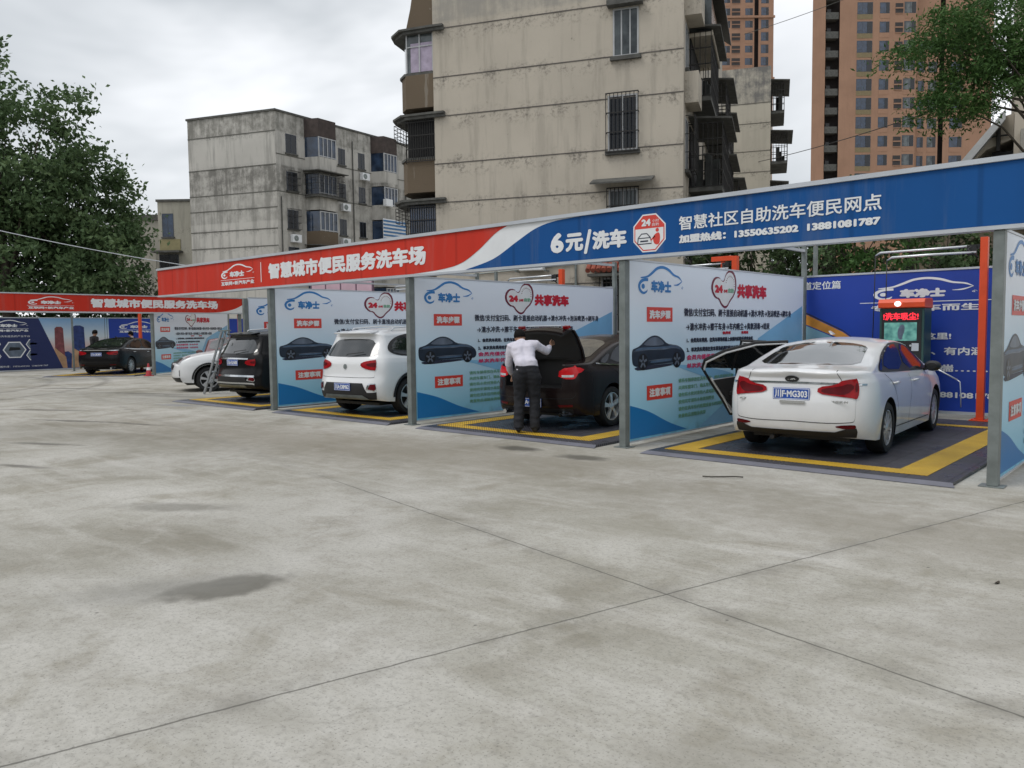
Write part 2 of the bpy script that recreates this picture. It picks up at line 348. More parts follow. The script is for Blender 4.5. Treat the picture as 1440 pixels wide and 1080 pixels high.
# ================================================================ wash bays
XP = [-1.66, -6.02, -10.37, -14.72]
YF, YB, PT = 9.0, 15.05, 2.53
SIDE = {-1.66: 'right edge of the white sedan bay', -6.02: 'left of the white sedan', -10.37: 'left of the open-boot sedan', -14.72: 'left of the white crossover', -19.07: 'left of the black SUV'}
M['mat_tile'] = (lambda t: (t.bump(t.math('MULTIPLY', t.math('SINE', t.math('MULTIPLY', t.xyz()[0], 125)), t.math('SINE', t.math('MULTIPLY', t.xyz()[1], 125))), .6, .01),
    t.out(t.mix(t.g(t.math('MULTIPLY', t.math('SINE', t.math('MULTIPLY', t.xyz()[0], 125)), t.math('SINE', t.math('MULTIPLY', t.xyz()[1], 125))), .0, .5),
        t.mix(t.g(t.math('ABSOLUTE', t.math('SINE', t.math('MULTIPLY', t.math('ADD', t.xyz()[0], t.math('MULTIPLY', t.noise(3), .01)), PI / .4))), .06, .03), t.ramp(t.noise(.8, 4), [(.3, (.048, .048, .060)), (.7, (.082, .081, .098))]), (.012, .012, .016)), (.008, .008, .010)), t.math('ADD', .22, t.math('MULTIPLY', t.g(t.noise(1.1, 4), .38, .6), .38))))[1])(NT('grey_grate_tile'))
def yellow_mat():
    t = NT('yellow_grate_tile'); g_ = t.math('MULTIPLY', t.math('SINE', t.math('MULTIPLY', t.xyz()[0], 125)), t.math('SINE', t.math('MULTIPLY', t.xyz()[1], 125)))
    c = t.ramp(t.noise(2.5, 5, .65), [(.3, (.50, .30, .02)), (.65, (.68, .43, .03))]); c = t.mix(t.g(g_, .1, .6), c, (.12, .075, .01)); t.bump(g_, .5, .01); return t.out(c, .55)
M['yellow'] = yellow_mat()
M['ramp_edge'] = plain('mat_ramp', (.135, .137, .165), .55, 0, .15, 3)
def make_mat(label):
    t = thing('floor_mat', label, 'floor mat', (0, 0, 0), 0, 'grate floor mats of the wash bays')
    b = MB(); b.box(.50, -.02, .004, 4.05, 5.95, .036); b.build('grate_tiles', M['mat_tile'], t)
    b = MB(); x0, x1, y0, y1 = .62, 3.76, .22, 5.15
    def q(a, b_, c, d): b.add([(a, b_, .0375), (c, b_, .0375), (c, d, .0375), (a, d, .0375), (a, b_, .041), (c, b_, .041), (c, d, .041), (a, d, .041)], [(4, 5, 6, 7), (0, 1, 5, 4), (1, 2, 6, 5), (2, 3, 7, 6), (3, 0, 4, 7)])
    q(x0, y0, x1, y0 + .26); q(x0, y1 - .22, x1, y1); q(x0, y0 + .26, x0 + .34, y1 - .22); q(x1 - .34, y0 + .26, x1, y1 - .22)
    b.build('yellow_border', M['yellow'], t)
    b = MB(); b.add([(.46, -.12, .003), (4.09, -.12, .003), (4.09, -.12, .009), (.46, -.12, .009), (.50, -.022, .036), (4.05, -.022, .036), (.5, -.022, .003), (4.05, -.022, .003)], [(0, 1, 2, 3), (3, 2, 5, 4), (4, 5, 7, 6), (0, 3, 4, 6), (1, 7, 5, 2)])
    b.build('ramp_edge', M['ramp_edge'], t); return t
mats_ = [(-6.02, 'dark grate floor mat with yellow border under the white sedan'), (-10.37, 'dark grate floor mat with yellow border under the open-boot sedan'), (-14.72, 'dark grate floor mat with yellow border under the white crossover'), (-19.07, 'dark grate floor mat with yellow border under the black SUV')]
first = None
for x, lab in mats_:
    m = make_mat(lab) if first is None else copy_tree(first); first = first or m
    m.location = (x, 8.78, 0); m['label'] = lab
mf = copy_tree(first); mf.location = (-34.37, 10.54, 0); mf.rotation_euler = (0, 0, R(40)); mf['label'] = 'dark grate floor mat with yellow border under the far black sedan'
mr = copy_tree(first); mr.location = (-1.66, 8.78, 0); mr['label'] = 'dark grate floor mat cut by the right edge of the photo'

# frames: front post, rear post, rails
def make_frame(label):
    t = thing('bay_frame', label, 'steel frame', (0, 0, 0), 0, 'steel frames between the wash bays')
    b = MB(); b.box(-.055, -.05, .012, .045, .06, 2.515); b.build('front_post', M['steel'], t, bevel=.006)
    b = MB(); b.box(-.12, -.09, .001, .10, .10, .011); b.build('base_plate', M['steel'], t)
    b = MB(); b.box(-.05, 6.08, .002, .03, 6.16, 3.12); b.build('rear_post', M['steel'], t, bevel=.004)
    b = MB(); b.box(-.035, .165, 3.02, .025, 6.075, 3.07); b.build('top_rail', M['trim'], t)
    return t
fr = None
for x in XP + [-19.07]:
    lab = 'grey steel frame with front and rear post, ' + SIDE[x]
    f = make_frame(lab) if fr is None else copy_tree(fr); fr = fr or f
    f.location = (x, YF if x > -19 else 10.9, 0); f['label'] = lab
for x, y, lab in ((-5.98, 15.55, 'thin grey pole rising behind the blue banner of the white sedan bay'), (-10.2, 15.55, 'thin grey pole rising behind the panel end of the open-boot sedan bay'), (-14.4, 15.5, 'thin grey pole rising behind the panel end of the white crossover bay'), (-38.6, 13.55, 'thin grey pole before the twin-tower picture of the far banner')):
    b = MB(); b.box(-.035, -.035, 0, .035, .035, 3.16); b.box(-.09, -.09, 0, .09, .09, .01); o = b.build('support_pole', M['steel'], bevel=.004, loc=(x, y, 0)); tag(o, lab, 'pole', 'support poles behind the banners')

# ---------------------------------------------------------------- printed artwork shared by boards
LOGO_STROKES = [([(.055, .26), (.20, .285), (.30, .345), (.42, .43), (.55, .455), (.68, .42), (.80, .345), (.92, .31), (1.0, .245)], [.018, .032, .042, .045, .045, .045, .035, .03, .006]),
                ([(.80, .175), (.90, .185), (1.0, .245)], [.006, .03, .008]),
                ([(.215, .235), (.14, .232), (.07, .205), (.025, .14), (.045, .06), (.11, .02), (.175, .04), (.20, .075)], [.05, .05, .05, .045, .042, .04, .03, .006])]
def logo_mesh(w, h=None, under=None, cn=True):
    h = h or w; b = MB()
    for pts, ws in LOGO_STROKES:
        vs, fs = ribbon(catmull([(*p, 0) for p in pts], 5), ws); b.add([(v[0] * w, v[1] * h, 0) for v in vs], fs)
    vs, fs = flat([(.108 + .036 * math.cos(a * PI / 6), .125 + .042 * math.sin(a * PI / 6)) for a in range(12)]); b.add([(v[0] * w, v[1] * h, 0) for v in vs], fs)
    if cn:
        m = text_fit('车净士', .28 * w, .74 * w, .035 * h, .20 * h, bold=.009 * w, res=1); b.add([tuple(v.co) for v in m.vertices], [list(p.vertices) for p in m.polygons])
        m = text_fit('®', .985 * w, 1.04 * w, .10 * h, .065 * h, res=1); b.add([tuple(v.co) for v in m.vertices], [list(p.vertices) for p in m.polygons])
    if under:
        vs, fs = flat([(-.02 * w, -.04 * h), (1.04 * w, -.04 * h), (1.04 * w, -.055 * h), (-.02 * w, -.055 * h)]); b.add(vs, fs)
        m = text_fit(under, 0, 1.03 * w, -.24 * h, .14 * h, bold=.003 * w, res=1); b.add([tuple(v.co) for v in m.vertices], [list(p.vertices) for p in m.polygons])
    return b.mesh('logo')
def place(me, o, u, off, mats, name, parent):
    return mobj(name, upright(me, o, u, off), mats, parent)
def shift(me, dx, dy):
    for v in me.vertices: v.co.x += dx; v.co.y += dy
    return me
def poly_print(name, poly, mat, parent, o, u, off, it=0):
    if it: poly = smooth_poly(poly, it)
    return place(from_data(*flat(poly)), o, u, off, mat, name, parent)

# ---------------------------------------------------------------- printed partition boards
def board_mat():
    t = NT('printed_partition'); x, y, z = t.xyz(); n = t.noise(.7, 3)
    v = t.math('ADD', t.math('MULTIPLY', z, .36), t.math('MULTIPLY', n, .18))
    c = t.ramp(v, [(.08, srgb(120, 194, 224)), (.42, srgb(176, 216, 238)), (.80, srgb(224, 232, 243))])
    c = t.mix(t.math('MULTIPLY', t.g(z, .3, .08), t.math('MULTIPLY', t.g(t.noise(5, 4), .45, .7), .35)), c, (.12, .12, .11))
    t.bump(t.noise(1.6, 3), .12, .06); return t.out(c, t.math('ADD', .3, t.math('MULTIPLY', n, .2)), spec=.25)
M['board'] = board_mat()
M['wave_dark'] = plain('printed_wave_dark', srgb(28, 116, 180), .4, vary=.1, scale=.8)
M['wave_mid'] = plain('printed_wave_mid', srgb(126, 180, 216), .4, vary=.12, scale=.8)
M['print_car'] = plain('printed_car', srgb(30, 44, 60), .4, vary=.25, scale=4); M['print_shine'] = plain('printed_car_shine', srgb(74, 98, 124), .4, vary=.25, scale=6)
M['print_glass'] = plain('printed_car_glass', srgb(92, 104, 120), .4, vary=.3, scale=5)
M['print_dark'] = plain('printed_car_dark', srgb(18, 22, 28), .4)
def make_partition(label):
    t = thing('partition_board', label, 'partition board', (0, 0, 0), 0, 'printed partition boards between the wash bays')
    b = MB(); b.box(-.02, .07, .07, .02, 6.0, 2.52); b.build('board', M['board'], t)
    b = MB(); b.box(-.028, .065, 2.5215, .028, 6.0, 2.545); b.box(-.028, .065, .05, .028, 6.0, .0685); b.build('edge_rail', M['trim'], t)
    o, u = (0, 0, 0), (0, 1)
    def pr(name, poly, mat, off, it=0): return poly_print(name, poly, mat, t, o, u, off, it)
    def wd(s, x0, x1, y0, cap, mat, bold=0, res=1, par=None, off=.0255): return place(text_fit(s, x0, x1, y0, cap, bold=bold, res=res), o, u, off, mat, 'lettering', par or t)
    pr('printed_wave', [(4.05, 1.42), (5.95, 2.0), (5.95, .09), (2.0, .09), (2.9, .42), (3.6, .86)], M['wave_mid'], .0225)
    pr('printed_wave', [(.08, .10)] + [(.08, .56)] + [tuple(p[:2]) for p in catmull([(.08, .56, 0), (.56, .44, 0), (1.1, .24, 0), (1.62, .095, 0)], 6)][1:], M['wave_dark'], .0235)
    pr('printed_wave', [tuple(p[:2]) for p in catmull([(1.15, 1.08, 0), (1.9, 1.03, 0), (2.9, .9, 0), (3.6, .72, 0), (4.3, .5, 0)], 5)] + [(3.4, .62), (2.2, .84)], M['wave_mid'], .0232)
    place(shift(logo_mesh(1.18, .86), .28, 2.08), o, u, .0235, M['logo_blue'], 'logo', t)
    for z0, s in ((1.70, '洗车步骤'), (.60, '注意事项')):
        tg = pr('heading_tag', [(.50, z0), (1.19, z0), (1.19, z0 + .205), (.50, z0 + .205)], M['tag_red'], .0235)
        wd(s, .56, 1.13, z0 + .04, .125, M['text_white'], .007, par=tg)
    # the printed coupe
    car = pr('printed_car', [(.13, 1.16), (.125, 1.27), (.145, 1.325), (.20, 1.335), (.32, 1.365), (.44, 1.43), (.56, 1.485), (.68, 1.51), (.80, 1.50), (.92, 1.455), (1.04, 1.385), (1.20, 1.37), (1.36, 1.345), (1.48, 1.30), (1.545, 1.24), (1.555, 1.17), (1.53, 1.12), (1.44, 1.10), (1.20, 1.105), (.55, 1.09), (.27, 1.075), (.16, 1.10)], M['print_car'], .0235, 1)
    for st_ in ([(.16, 1.29), (.5, 1.31), (.95, 1.31), (1.25, 1.325), (1.5, 1.27)], [(.55, 1.155), (.9, 1.165), (1.18, 1.17)], [(1.08, 1.372), (1.3, 1.352), (1.44, 1.318)]): place(from_data(*ribbon(catmull([(*q, 0) for q in st_], 5), [.004, .016, .004])), o, u, .0242, M['print_glass'], 'printed_highlight', car)
    for pl_ in ([(.15, 1.30), (.32, 1.345), (.60, 1.345), (.95, 1.345), (1.2, 1.355), (1.46, 1.30), (1.30, 1.315), (.9, 1.32), (.5, 1.315)], [(1.04, 1.378), (1.2, 1.363), (1.36, 1.338), (1.47, 1.297), (1.25, 1.33)], [(.58, 1.12), (1.17, 1.135), (1.17, 1.165), (.62, 1.15)]): pr('printed_highlight', pl_, M['print_shine'], .0241, 1).parent = car
    pr('printed_window', [(.40, 1.375), (.48, 1.425), (.60, 1.475), (.72, 1.487), (.82, 1.47), (.92, 1.42), (.97, 1.375), (.72, 1.36)], M['print_glass'], .0245, 1).parent = car
    for cx_ in (.40, 1.32):
        w_ = pr('printed_wheel', [(cx_ + .125 * math.cos(a * PI / 9), 1.145 + .118 * math.sin(a * PI / 9)) for a in range(18)], M['print_dark'], .025); w_.parent = car
        b = MB()
        for k in range(5):
            a = k * 2 * PI / 5 + .3; b.add(*ribbon([(cx_ + .02 * math.cos(a), 1.145 + .02 * math.sin(a)), (cx_ + .098 * math.cos(a), 1.145 + .092 * math.sin(a))], .032))
        place(b.mesh('printed_rim'), o, u, .0257, M['print_glass'], 'printed_rim', car)
    pr('printed_shadow', [(.16, 1.06), (.30, 1.02), (1.1, 1.06), (1.5, 1.095), (1.2, 1.10), (.3, 1.085)], M['text_dark'], .0229, 1)
    # heart badge
    hp = [(2.36, 2.18), (2.36, 2.30), (2.46, 2.40), (2.62, 2.41), (2.70, 2.35), (2.78, 2.35), (2.84, 2.47), (2.96, 2.535), (3.10, 2.52), (3.20, 2.42), (3.22, 2.26), (3.14, 2.12), (3.00, 2.03), (2.90, 1.93), (2.80, 1.91), (2.68, 1.97), (2.60, 2.06), (2.48, 2.07)]
    hp = [Vector(p) for p in smooth_poly(hp, 1)]; cen = Vector((2.82, 2.22))
    outer = pr('heart_badge', hp, M['maroon'], .0235); pr('badge_face', [cen + (p - cen) * .88 for p in hp], M['white'], .0245).parent = outer
    wd('24', 2.47, 2.74, 2.155, .13, M['text_red'], .012, par=outer); wd('小时', 2.76, 2.90, 2.16, .06, M['text_red'], .004, par=outer); wd('自助', 2.92, 3.12, 2.165, .075, M['text_green'], .004, par=outer)
    b = MB()
    for k in range(12):
        a = PI * (k / 11) - .2; b.add(*ribbon([(2.99 + .13 * math.cos(a), 2.30 + .12 * math.sin(a)), (2.99 + .155 * math.cos(a), 2.30 + .145 * math.sin(a))], .012))
    place(b.mesh('badge_ticks'), o, u, .0255, M['maroon'], 'badge_ticks', outer)
    wd('共享洗车', 3.24, 4.36, 2.09, .235, M['text_red'], .017)
    wd('微信/支付宝扫码、刷卡直接启动机器→清水冲洗→泡沫喷洒→刷车身', 1.52, 5.42, 1.78, .125, M["text_dark"], .003)
    wd('→清水冲洗→擦干车身→车内吸尘→臭氧消毒→结束', 1.58, 4.50, 1.565, .12, M["text_dark"], .003)
    wd('收费项', 2.74, 3.02, 1.50, .05, M['text_red'], .003); wd('收费项', 3.40, 3.66, 1.50, .05, M['text_red'], .003)
    wd('1、会员洗车费用，在洗车现场机器上余额内扣除后使用本机', 1.60, 3.84, 1.385, .075, M['text_dark'], .004)
    wd('2、单次洗车费用在洗车现场机器扫码支付后使用', 1.60, 3.45, 1.245, .075, M['text_dark'], .004)
    wd('会员充值优惠：', 1.60, 2.55, 1.125, .08, M['text_pink'], .003); wd('单次洗车优惠：', 1.60, 2.55, 1.00, .08, M['text_pink'], .003)
    wd('多充多送', 2.62, 3.3, 1.125, .07, M['text_pink'], .002); wd('扫码即洗', 2.62, 3.3, 1.00, .07, M['text_pink'], .002)
    for k, s in enumerate(('请将车辆停放在洗车位内，熄火并拉好手刹', '关闭车窗车门，确认车内无人后再启动', '请勿将水枪对准他人或电器设备', '使用完毕请将水枪放回原位', '请勿在洗车位内吸烟或者长时间停留', '贵重物品请随身携带')):
        wd(s, 1.36, 1.36 + .092 * len(s), .80 - .105 * k, .062, M['text_green'], .001)
    return t
PL = {-1.66: 'printed wash-steps board cut by the right edge of the photo', -6.02: 'printed wash-steps board left of the white sedan, behind its open door', -10.37: 'printed wash-steps board left of the open-boot sedan', -14.72: 'printed wash-steps board left of the white crossover', -19.07: 'printed wash-steps board mostly hidden behind the black SUV and its post'}
pb = None
for x in XP + [-19.07]:
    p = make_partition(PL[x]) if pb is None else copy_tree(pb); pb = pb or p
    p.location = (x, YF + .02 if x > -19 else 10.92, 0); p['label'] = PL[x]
plp = copy_tree(pb); plp.location = (-31.3, 13.9, 0); plp.rotation_euler = (0, 0, R(34)); plp['label'] = 'printed wash-steps board beside the traffic cone and white front-facing SUV'
lf = copy_tree(fr); lf.location = (-31.3, 13.9, 0); lf.rotation_euler = (0, 0, R(34)); lf['label'] = 'grey steel frame beside the traffic cone at the far wash row'

# ---------------------------------------------------------------- long fascia over the bays
def sheet_mat(name, col, seam):
    t = NT(name); x, y, z = t.xyz(); n = t.noise(.5, 3)
    c = t.mix(t.g(n, .3, .7), tuple(v * .93 for v in col), tuple(v * 1.07 for v in col))
    s = t.math('ABSOLUTE', t.math('SUBTRACT', t.math('FRACT', t.math('DIVIDE', x if seam == 'x' else y, 1.22)), .5))
    c = t.mix(t.math('MULTIPLY', t.g(s, .030, .012), .32), c, tuple(v * .4 for v in col))
    s2 = t.math('ABSOLUTE', t.math('SUBTRACT', s, .30)); c = t.mix(t.math('MULTIPLY', t.g(s2, .09, .0), .10), c, tuple(v * .5 for v in col))
    t.bump(t.noise(2.2, 3, vec=t.mapped((1, 1, .4))), .12, .05); c = t.mix(t.math('MULTIPLY', t.g(t.noise(.9, 6, .7, vec=t.mapped((3, 3, .25))), .52, .7), .18), c, (.25, .25, .24)); return t.out(c, .5, spec=.18)
BLUE = (.008, .078, .265); RED = (.54, .036, .020)
M['fascia_blue'] = sheet_mat('fascia_blue', BLUE, 'x'); M['fascia_red'] = sheet_mat('fascia_red', RED, 'x'); M['fascia_red_y'] = sheet_mat('fascia_red_far', RED, 'y')
fs_ = thing('fascia_sign', 'long red and blue fascia sign over the wash bays', 'fascia sign', (0, 8.93, 0))
b = MB(); b.box(-19.7, 0, 2.56, 3.6, .15, 3.165); b.build('sign_box', M['white'], fs_)
b = MB(); b.box(-19.72, -.03, 3.1655, 3.62, .17, 3.215); b.build('top_trim', M['trim'], fs_)
b = MB(); b.box(-19.72, -.015, 2.52, 3.62, .16, 2.5585); b.build('bottom_trim', M['trim'], fs_)
fo, fu = (0, 0, 0), (1, 0)
rc_ = [tuple(p[:2]) for p in catmull([(-8.05, 3.163, 0), (-8.30, 3.07, 0), (-8.67, 2.84, 0), (-9.05, 2.67, 0), (-9.5, 2.60, 0), (-10.2, 2.565, 0)], 8)]
bc_ = [tuple(p[:2]) for p in catmull([(-6.7, 3.163, 0), (-7.15, 3.14, 0), (-7.5, 3.07, 0), (-7.87, 2.91, 0), (-8.35, 2.69, 0), (-8.95, 2.562, 0)], 8)]
poly_print('red_panel', [(-19.695, 2.562), (-19.695, 3.163)] + rc_, M['fascia_red'], fs_, fo, fu, .004)
poly_print('blue_panel', bc_ + [(3.59, 2.562), (3.59, 3.163)], M['fascia_blue'], fs_, fo, fu, .004)
def fw(s, x0, x1, z0, cap, bold, par=fs_, mat=None, res=3, name='lettering'): return place(text_fit(s, x0, x1, z0, cap, bold=bold, res=res), fo, fu, .008, mat or M['text_white'], name, par)
fw('智慧城市便民服务洗车场', -14.65, -9.86, 2.70, .325, .017)
poly_print('divider_line', [(-14.95, 2.66), (-14.925, 2.66), (-14.925, 3.07), (-14.95, 3.07)], M['text_white'], fs_, fo, fu, .006)
place(shift(logo_mesh(1.33, .62, '互联网+新汽车产业'), -16.58, 2.80), fo, fu, .006, M['text_white'], 'logo', fs_)
fw('6', -7.22, -6.98, 2.685, .285, .016); fw('元', -6.95, -6.64, 2.69, .25, .014); fw('/', -6.63, -6.50, 2.64, .33, .012); fw('洗车', -6.49, -5.93, 2.685, .25, .014)
fw('智慧社区自助洗车便民网点', -5.15, -2.74, 2.825, .175, .003); fw('加盟热线：13550635202  13881081787', -5.15, -2.75, 2.665, .105, .0065)
oc = lambda s: [(-5.585 + s * .262 * math.cos(PI / 8 + k * PI / 4), 2.835 + s * .262 * math.sin(PI / 8 + k * PI / 4)) for k in range(8)]
em = poly_print('octagon_emblem', oc(1), M['white'], fs_, fo, fu, .0055)
poly_print('emblem_ring', oc(.93), M['tag_red'], em, fo, fu, .0065); poly_print('emblem_face', oc(.87), M['white'], em, fo, fu, .0075)
o8 = oc(.87); poly_print('emblem_band', [(-5.795, 2.895), o8[3], o8[2], o8[1], o8[0], (-5.375, 2.895)], M['tag_red'], em, fo, fu, .0085)
place(text_fit('24', -5.70, -5.56, 2.925, .09, bold=.006, res=2), fo, fu, .010, M['text_white'], 'lettering', em); place(text_fit('小时', -5.54, -5.44, 2.965, .04, res=1), fo, fu, .010, M['text_white'], 'lettering', em); place(text_fit('自助', -5.54, -5.44, 2.918, .04, res=1), fo, fu, .010, M['text_white'], 'lettering', em)
b = MB()
for pts, w in (([(-5.76, 2.70), (-5.75, 2.78), (-5.70, 2.83), (-5.62, 2.83), (-5.57, 2.78), (-5.55, 2.70), (-5.76, 2.70)], .014), ([(-5.74, 2.775), (-5.57, 2.775)], .012), ([(-5.72, 2.735), (-5.60, 2.735)], .02)): b.add(*ribbon(pts, w))
place(b.mesh('emblem_car'), fo, fu, .0086, M['text_dark'], 'emblem_car', em)
b = MB(); b.add(*flat(smooth_poly([(-5.50, 2.68), (-5.43, 2.68), (-5.42, 2.80), (-5.45, 2.84), (-5.52, 2.80), (-5.53, 2.74)], 1))); b.add(*flat([(-5.465 + .026 * math.cos(k * PI / 5), 2.865 + .026 * math.sin(k * PI / 5)) for k in range(10)])); b.add(*ribbon([(-5.5, 2.79), (-5.56, 2.74)], .02))
place(b.mesh('emblem_figure'), fo, fu, .0088, M['tag_red'], 'emblem_figure', em)

# fascia over the far row
f2 = thing('fascia_sign', 'shorter red fascia sign over the far wash row', 'fascia sign', (-31.2, 0, 0))
b = MB(); b.box(-.15, 2.0, 2.47, 0, 17.75, 3.07); b.build('sign_box', M['white'], f2)
b = MB(); b.box(-.17, 1.98, 3.0705, .03, 17.77, 3.11); b.build('top_trim', M['trim'], f2)
b = MB(); b.box(-.16, 1.98, 2.42, .015, 17.77, 2.4685); b.build('bottom_trim', M['trim'], f2)
go, gu = (0, 0, 0), (0, 1)
poly_print('red_panel', [(2.0, 2.472), (2.0, 3.068), (17.745, 3.068), (17.745, 2.86)] + [tuple(p[:2]) for p in catmull([(17.7, 2.80, 0), (17.3, 2.62, 0), (16.7, 2.50, 0), (16.2, 2.474, 0)], 5)], M['fascia_red_y'], f2, go, gu, .004)
place(text_fit('智慧城市便民服务洗车场', 11.62, 16.6, 2.62, .34, bold=.02, res=2), go, gu, .009, M['text_white'], 'lettering', f2)
place(shift(logo_mesh(1.45, .62, '互联网+新汽车产业'), 9.55, 2.70), go, gu, .007, M['text_white'], 'logo', f2)
for y, lab in ((17.6, 'grey post at the right end of the far red fascia'),):
    b = MB(); b.box(-.06, -.06, 0, .06, .06, 2.418); b.box(-.12, -.12, 0, .12, .12, .012); o = b.build('fascia_post', M['steel'], bevel=.005, loc=(-31.28, y, 0)); tag(o, lab, 'post')

# ---------------------------------------------------------------- blue banner boards behind the bays
M['banner_blue'] = plain('banner_blue', srgb(28, 62, 158), .42, vary=.18, scale=.35)
M['banner_navy'] = plain('banner_navy', srgb(30, 42, 88), .42, vary=.12, scale=.35)
M['banner_purple'] = plain('banner_purple', srgb(42, 42, 110), .42, vary=.12, scale=.35)
M['gold'] = plain('printed_gold', srgb(206, 142, 60), .42, vary=.3, scale=3)
M['print_sky'] = (lambda t: t.out(t.ramp(t.math('MULTIPLY', t.xyz()[2], .4), [(.08, srgb(96, 84, 130)), (.42, srgb(206, 178, 172)), (.62, srgb(196, 208, 216)), (1, srgb(110, 160, 208))]), .42))(NT('printed_dusk_sky'))
M['print_teal'] = plain('printed_teal', srgb(120, 160, 178), .42, vary=.25, scale=1.5)
def banner(label, x0, x1, mat):
    t = thing('banner_board', label, 'banner board', (0, 15.3, 0), 0, 'printed banner boards at the back of the bays')
    b = MB(); b.box(x0, 0, .12, x1, .04, 2.55); b.build('board', mat, t)
    b = MB(); b.box(x0, -.012, 2.551, x1, .05, 2.585); b.box(x0, -.012, .07, x1, .05, .119); b.build('edge_rail', M['trim'], t); return t
bb = banner('royal blue banner board behind the white sedan and kiosk', -6.42, -1.70, M['banner_blue'])
bo, bu = (0, 0, 0), (1, 0)
def bw(par, s, x0, x1, z0, cap, bold=.004, mat=None, res=2): return place(text_fit(s, x0, x1, z0, cap, bold=bold, res=res), bo, bu, .004, mat or M['text_white'], 'lettering', par)
bw(bb, '道定位篇', -6.12, -5.40, 2.31, .155, .003)
place(shift(logo_mesh(1.62, .80), -4.82, 2.07), bo, bu, .004, M['text_white'], 'logo', bb)
poly_print('divider_line', [(-5.05, 2.02), (-2.9, 2.02), (-2.9, 2.032), (-5.05, 2.032)], M['text_white'], bb, bo, bu, .004)
bw(bb, '专为洗车而生', -4.85, -3.10, 1.86, .12, .004)
bw(bb, '这里!', -3.95, -3.52, 1.36, .12); bw(bb, '大气、有内涵', -4.25, -3.02, 1.09, .14); bw(bb, '高端……', -4.0, -2.95, .80, .13); bw(bb, '13881081787', -3.85, -2.74, .35, .10)
gb = poly_print('printed_gold_beam', [(-6.41, 2.02), (-5.35, 1.50), (-5.15, 1.36), (-5.3, 1.34), (-5.6, 1.46), (-6.41, 1.80)], M['gold'], bb, bo, bu, .003)
poly_print('printed_beam_edge', [(-6.41, 2.06), (-5.35, 1.54), (-5.12, 1.36), (-5.35, 1.515), (-6.41, 2.028)], M['text_dark'], gb, bo, bu, .0036)
poly_print('printed_landscape', [(-6.41, 1.78), (-5.6, 1.44), (-5.3, 1.30), (-5.0, .9), (-5.0, .13), (-6.41, .13)], M['print_teal'], bb, bo, bu, .0026)
for (x0, x1, lab, mt) in ((-10.28, -6.12, 'dark blue banner board behind the open-boot sedan', 'banner_purple'), (-14.6, -10.48, 'dark blue banner board behind the white crossover', 'banner_navy'), (-19.0, -14.85, 'dark blue banner board behind the black SUV', 'banner_navy')):
    t = banner(lab, x0, x1, M[mt]); place(shift(logo_mesh(1.6, .8), x0 + 1.0, 1.95), bo, bu, .004, M['text_white'], 'logo', t)
    bw(t, '专为洗车而生', x0 + 1.0, x0 + 2.6, 1.72, .12); bw(t, '让爱车更干净', x0 + 2.4, x0 + 3.9, 1.45, .12); bw(t, '洗车更方便', x0 + 2.4, x0 + 3.7, 1.25, .12)
# far rear wall banner
M['brickred_print'] = plain('printed_tower_red', srgb(120, 66, 70), .42, vary=.4, scale=6)
M['navy_print'] = plain('printed_tower_blue', srgb(40, 58, 112), .42, vary=.4, scale=6)
M['sand_print'] = plain('printed_base_gold', srgb(176, 140, 108), .42, vary=.35, scale=3)
t = thing('banner_board', 'long printed banner board with hexagon pictures and twin towers at the far row', 'banner board', (-41.1, 0, 0), 0, 'printed banner boards at the back of the bays')
b = MB(); b.box(-.04, 3.0, .05, 0, 12.98, 2.42); b.build('navy_board', M['banner_navy'], t)
b = MB(); b.box(-.04, 12.985, .05, 0, 16.1, 2.42); b.build('picture_board', M['print_sky'], t)
b = MB(); b.box(-.04, 16.105, .05, 0, 24, 2.42); b.build('blue_board', M['banner_blue'], t)
b = MB(); b.box(-.05, 3.0, 2.421, .012, 24, 2.46); b.box(-.05, 3.0, 0, .012, 24, .049); b.build('edge_rail', M['trim'], t)
ho, hu = (0, 0, 0), (0, 1)
hp_ = lambda name, poly, mat, off=.003, par=t: poly_print(name, poly, mat, par, ho, hu, off)
hp_('navy_slant', [(12.6, .06), (13.95, .06), (12.99, 2.41), (12.6, 2.41)], M['banner_navy'], .005)
for (a, b_, z1, mt) in ((13.62, 14.02, 2.02, 'brickred_print'), (14.38, 14.95, 2.08, 'navy_print')):
    tw = hp_('printed_tower', [(a, .07), (b_ + .05, .07), (b_, z1 - .08), ((a + b_) / 2 + .12, z1), ((a + b_) / 2 - .1, z1), (a + .03, z1 - .08)], M[mt], .0035)
    hp_('printed_tower_base', [(a - .06, .07), (b_ + .12, .07), (b_ + .08, .6), ((a + b_) / 2, .85), (a, 1.05)], M['sand_print'], .0042, tw)
hp_('printed_skyline', [(13.2, .07), (16.08, .07), (16.08, .62), (15.7, .58), (15.5, .72), (15.2, .66), (15.0, .8), (14.4, .7), (14.2, .86), (13.6, .74), (13.3, .6)], M['navy_print'], .0028)
def hexa(cy, cz, r): return [(cy + r * 1.15 * math.cos(k * PI / 3), cz + r * math.sin(k * PI / 3)) for k in range(6)]
for cy, cz, r in ((11.95, .98, .42), (12.72, 1.22, .27), (12.72, .72, .27), (11.1, 1.25, .27), (11.1, .70, .27)):
    hx = hp_('hexagon_picture', hexa(cy, cz, r), M['white'], .0032); hp_('picture_face', hexa(cy, cz, r * .88), M['print_glass'], .0042, hx); hp_('picture_detail', [(cy - r * .6, cz - r * .1), (cy + r * .6, cz - r * .02), (cy + r * .5, cz + r * .25), (cy - r * .45, cz + r * .3)], M['print_dark'], .005, hx)
place(shift(logo_mesh(1.5, .75, '互联网+新汽车产业'), 11.0, 1.98), ho, hu, .004, M['text_white'], 'logo', t)
place(text_fit('专注自助洗车服务的产业平台', 10.9, 12.6, 1.55, .09, res=1), ho, hu, .004, M['text_white'], 'lettering', t)
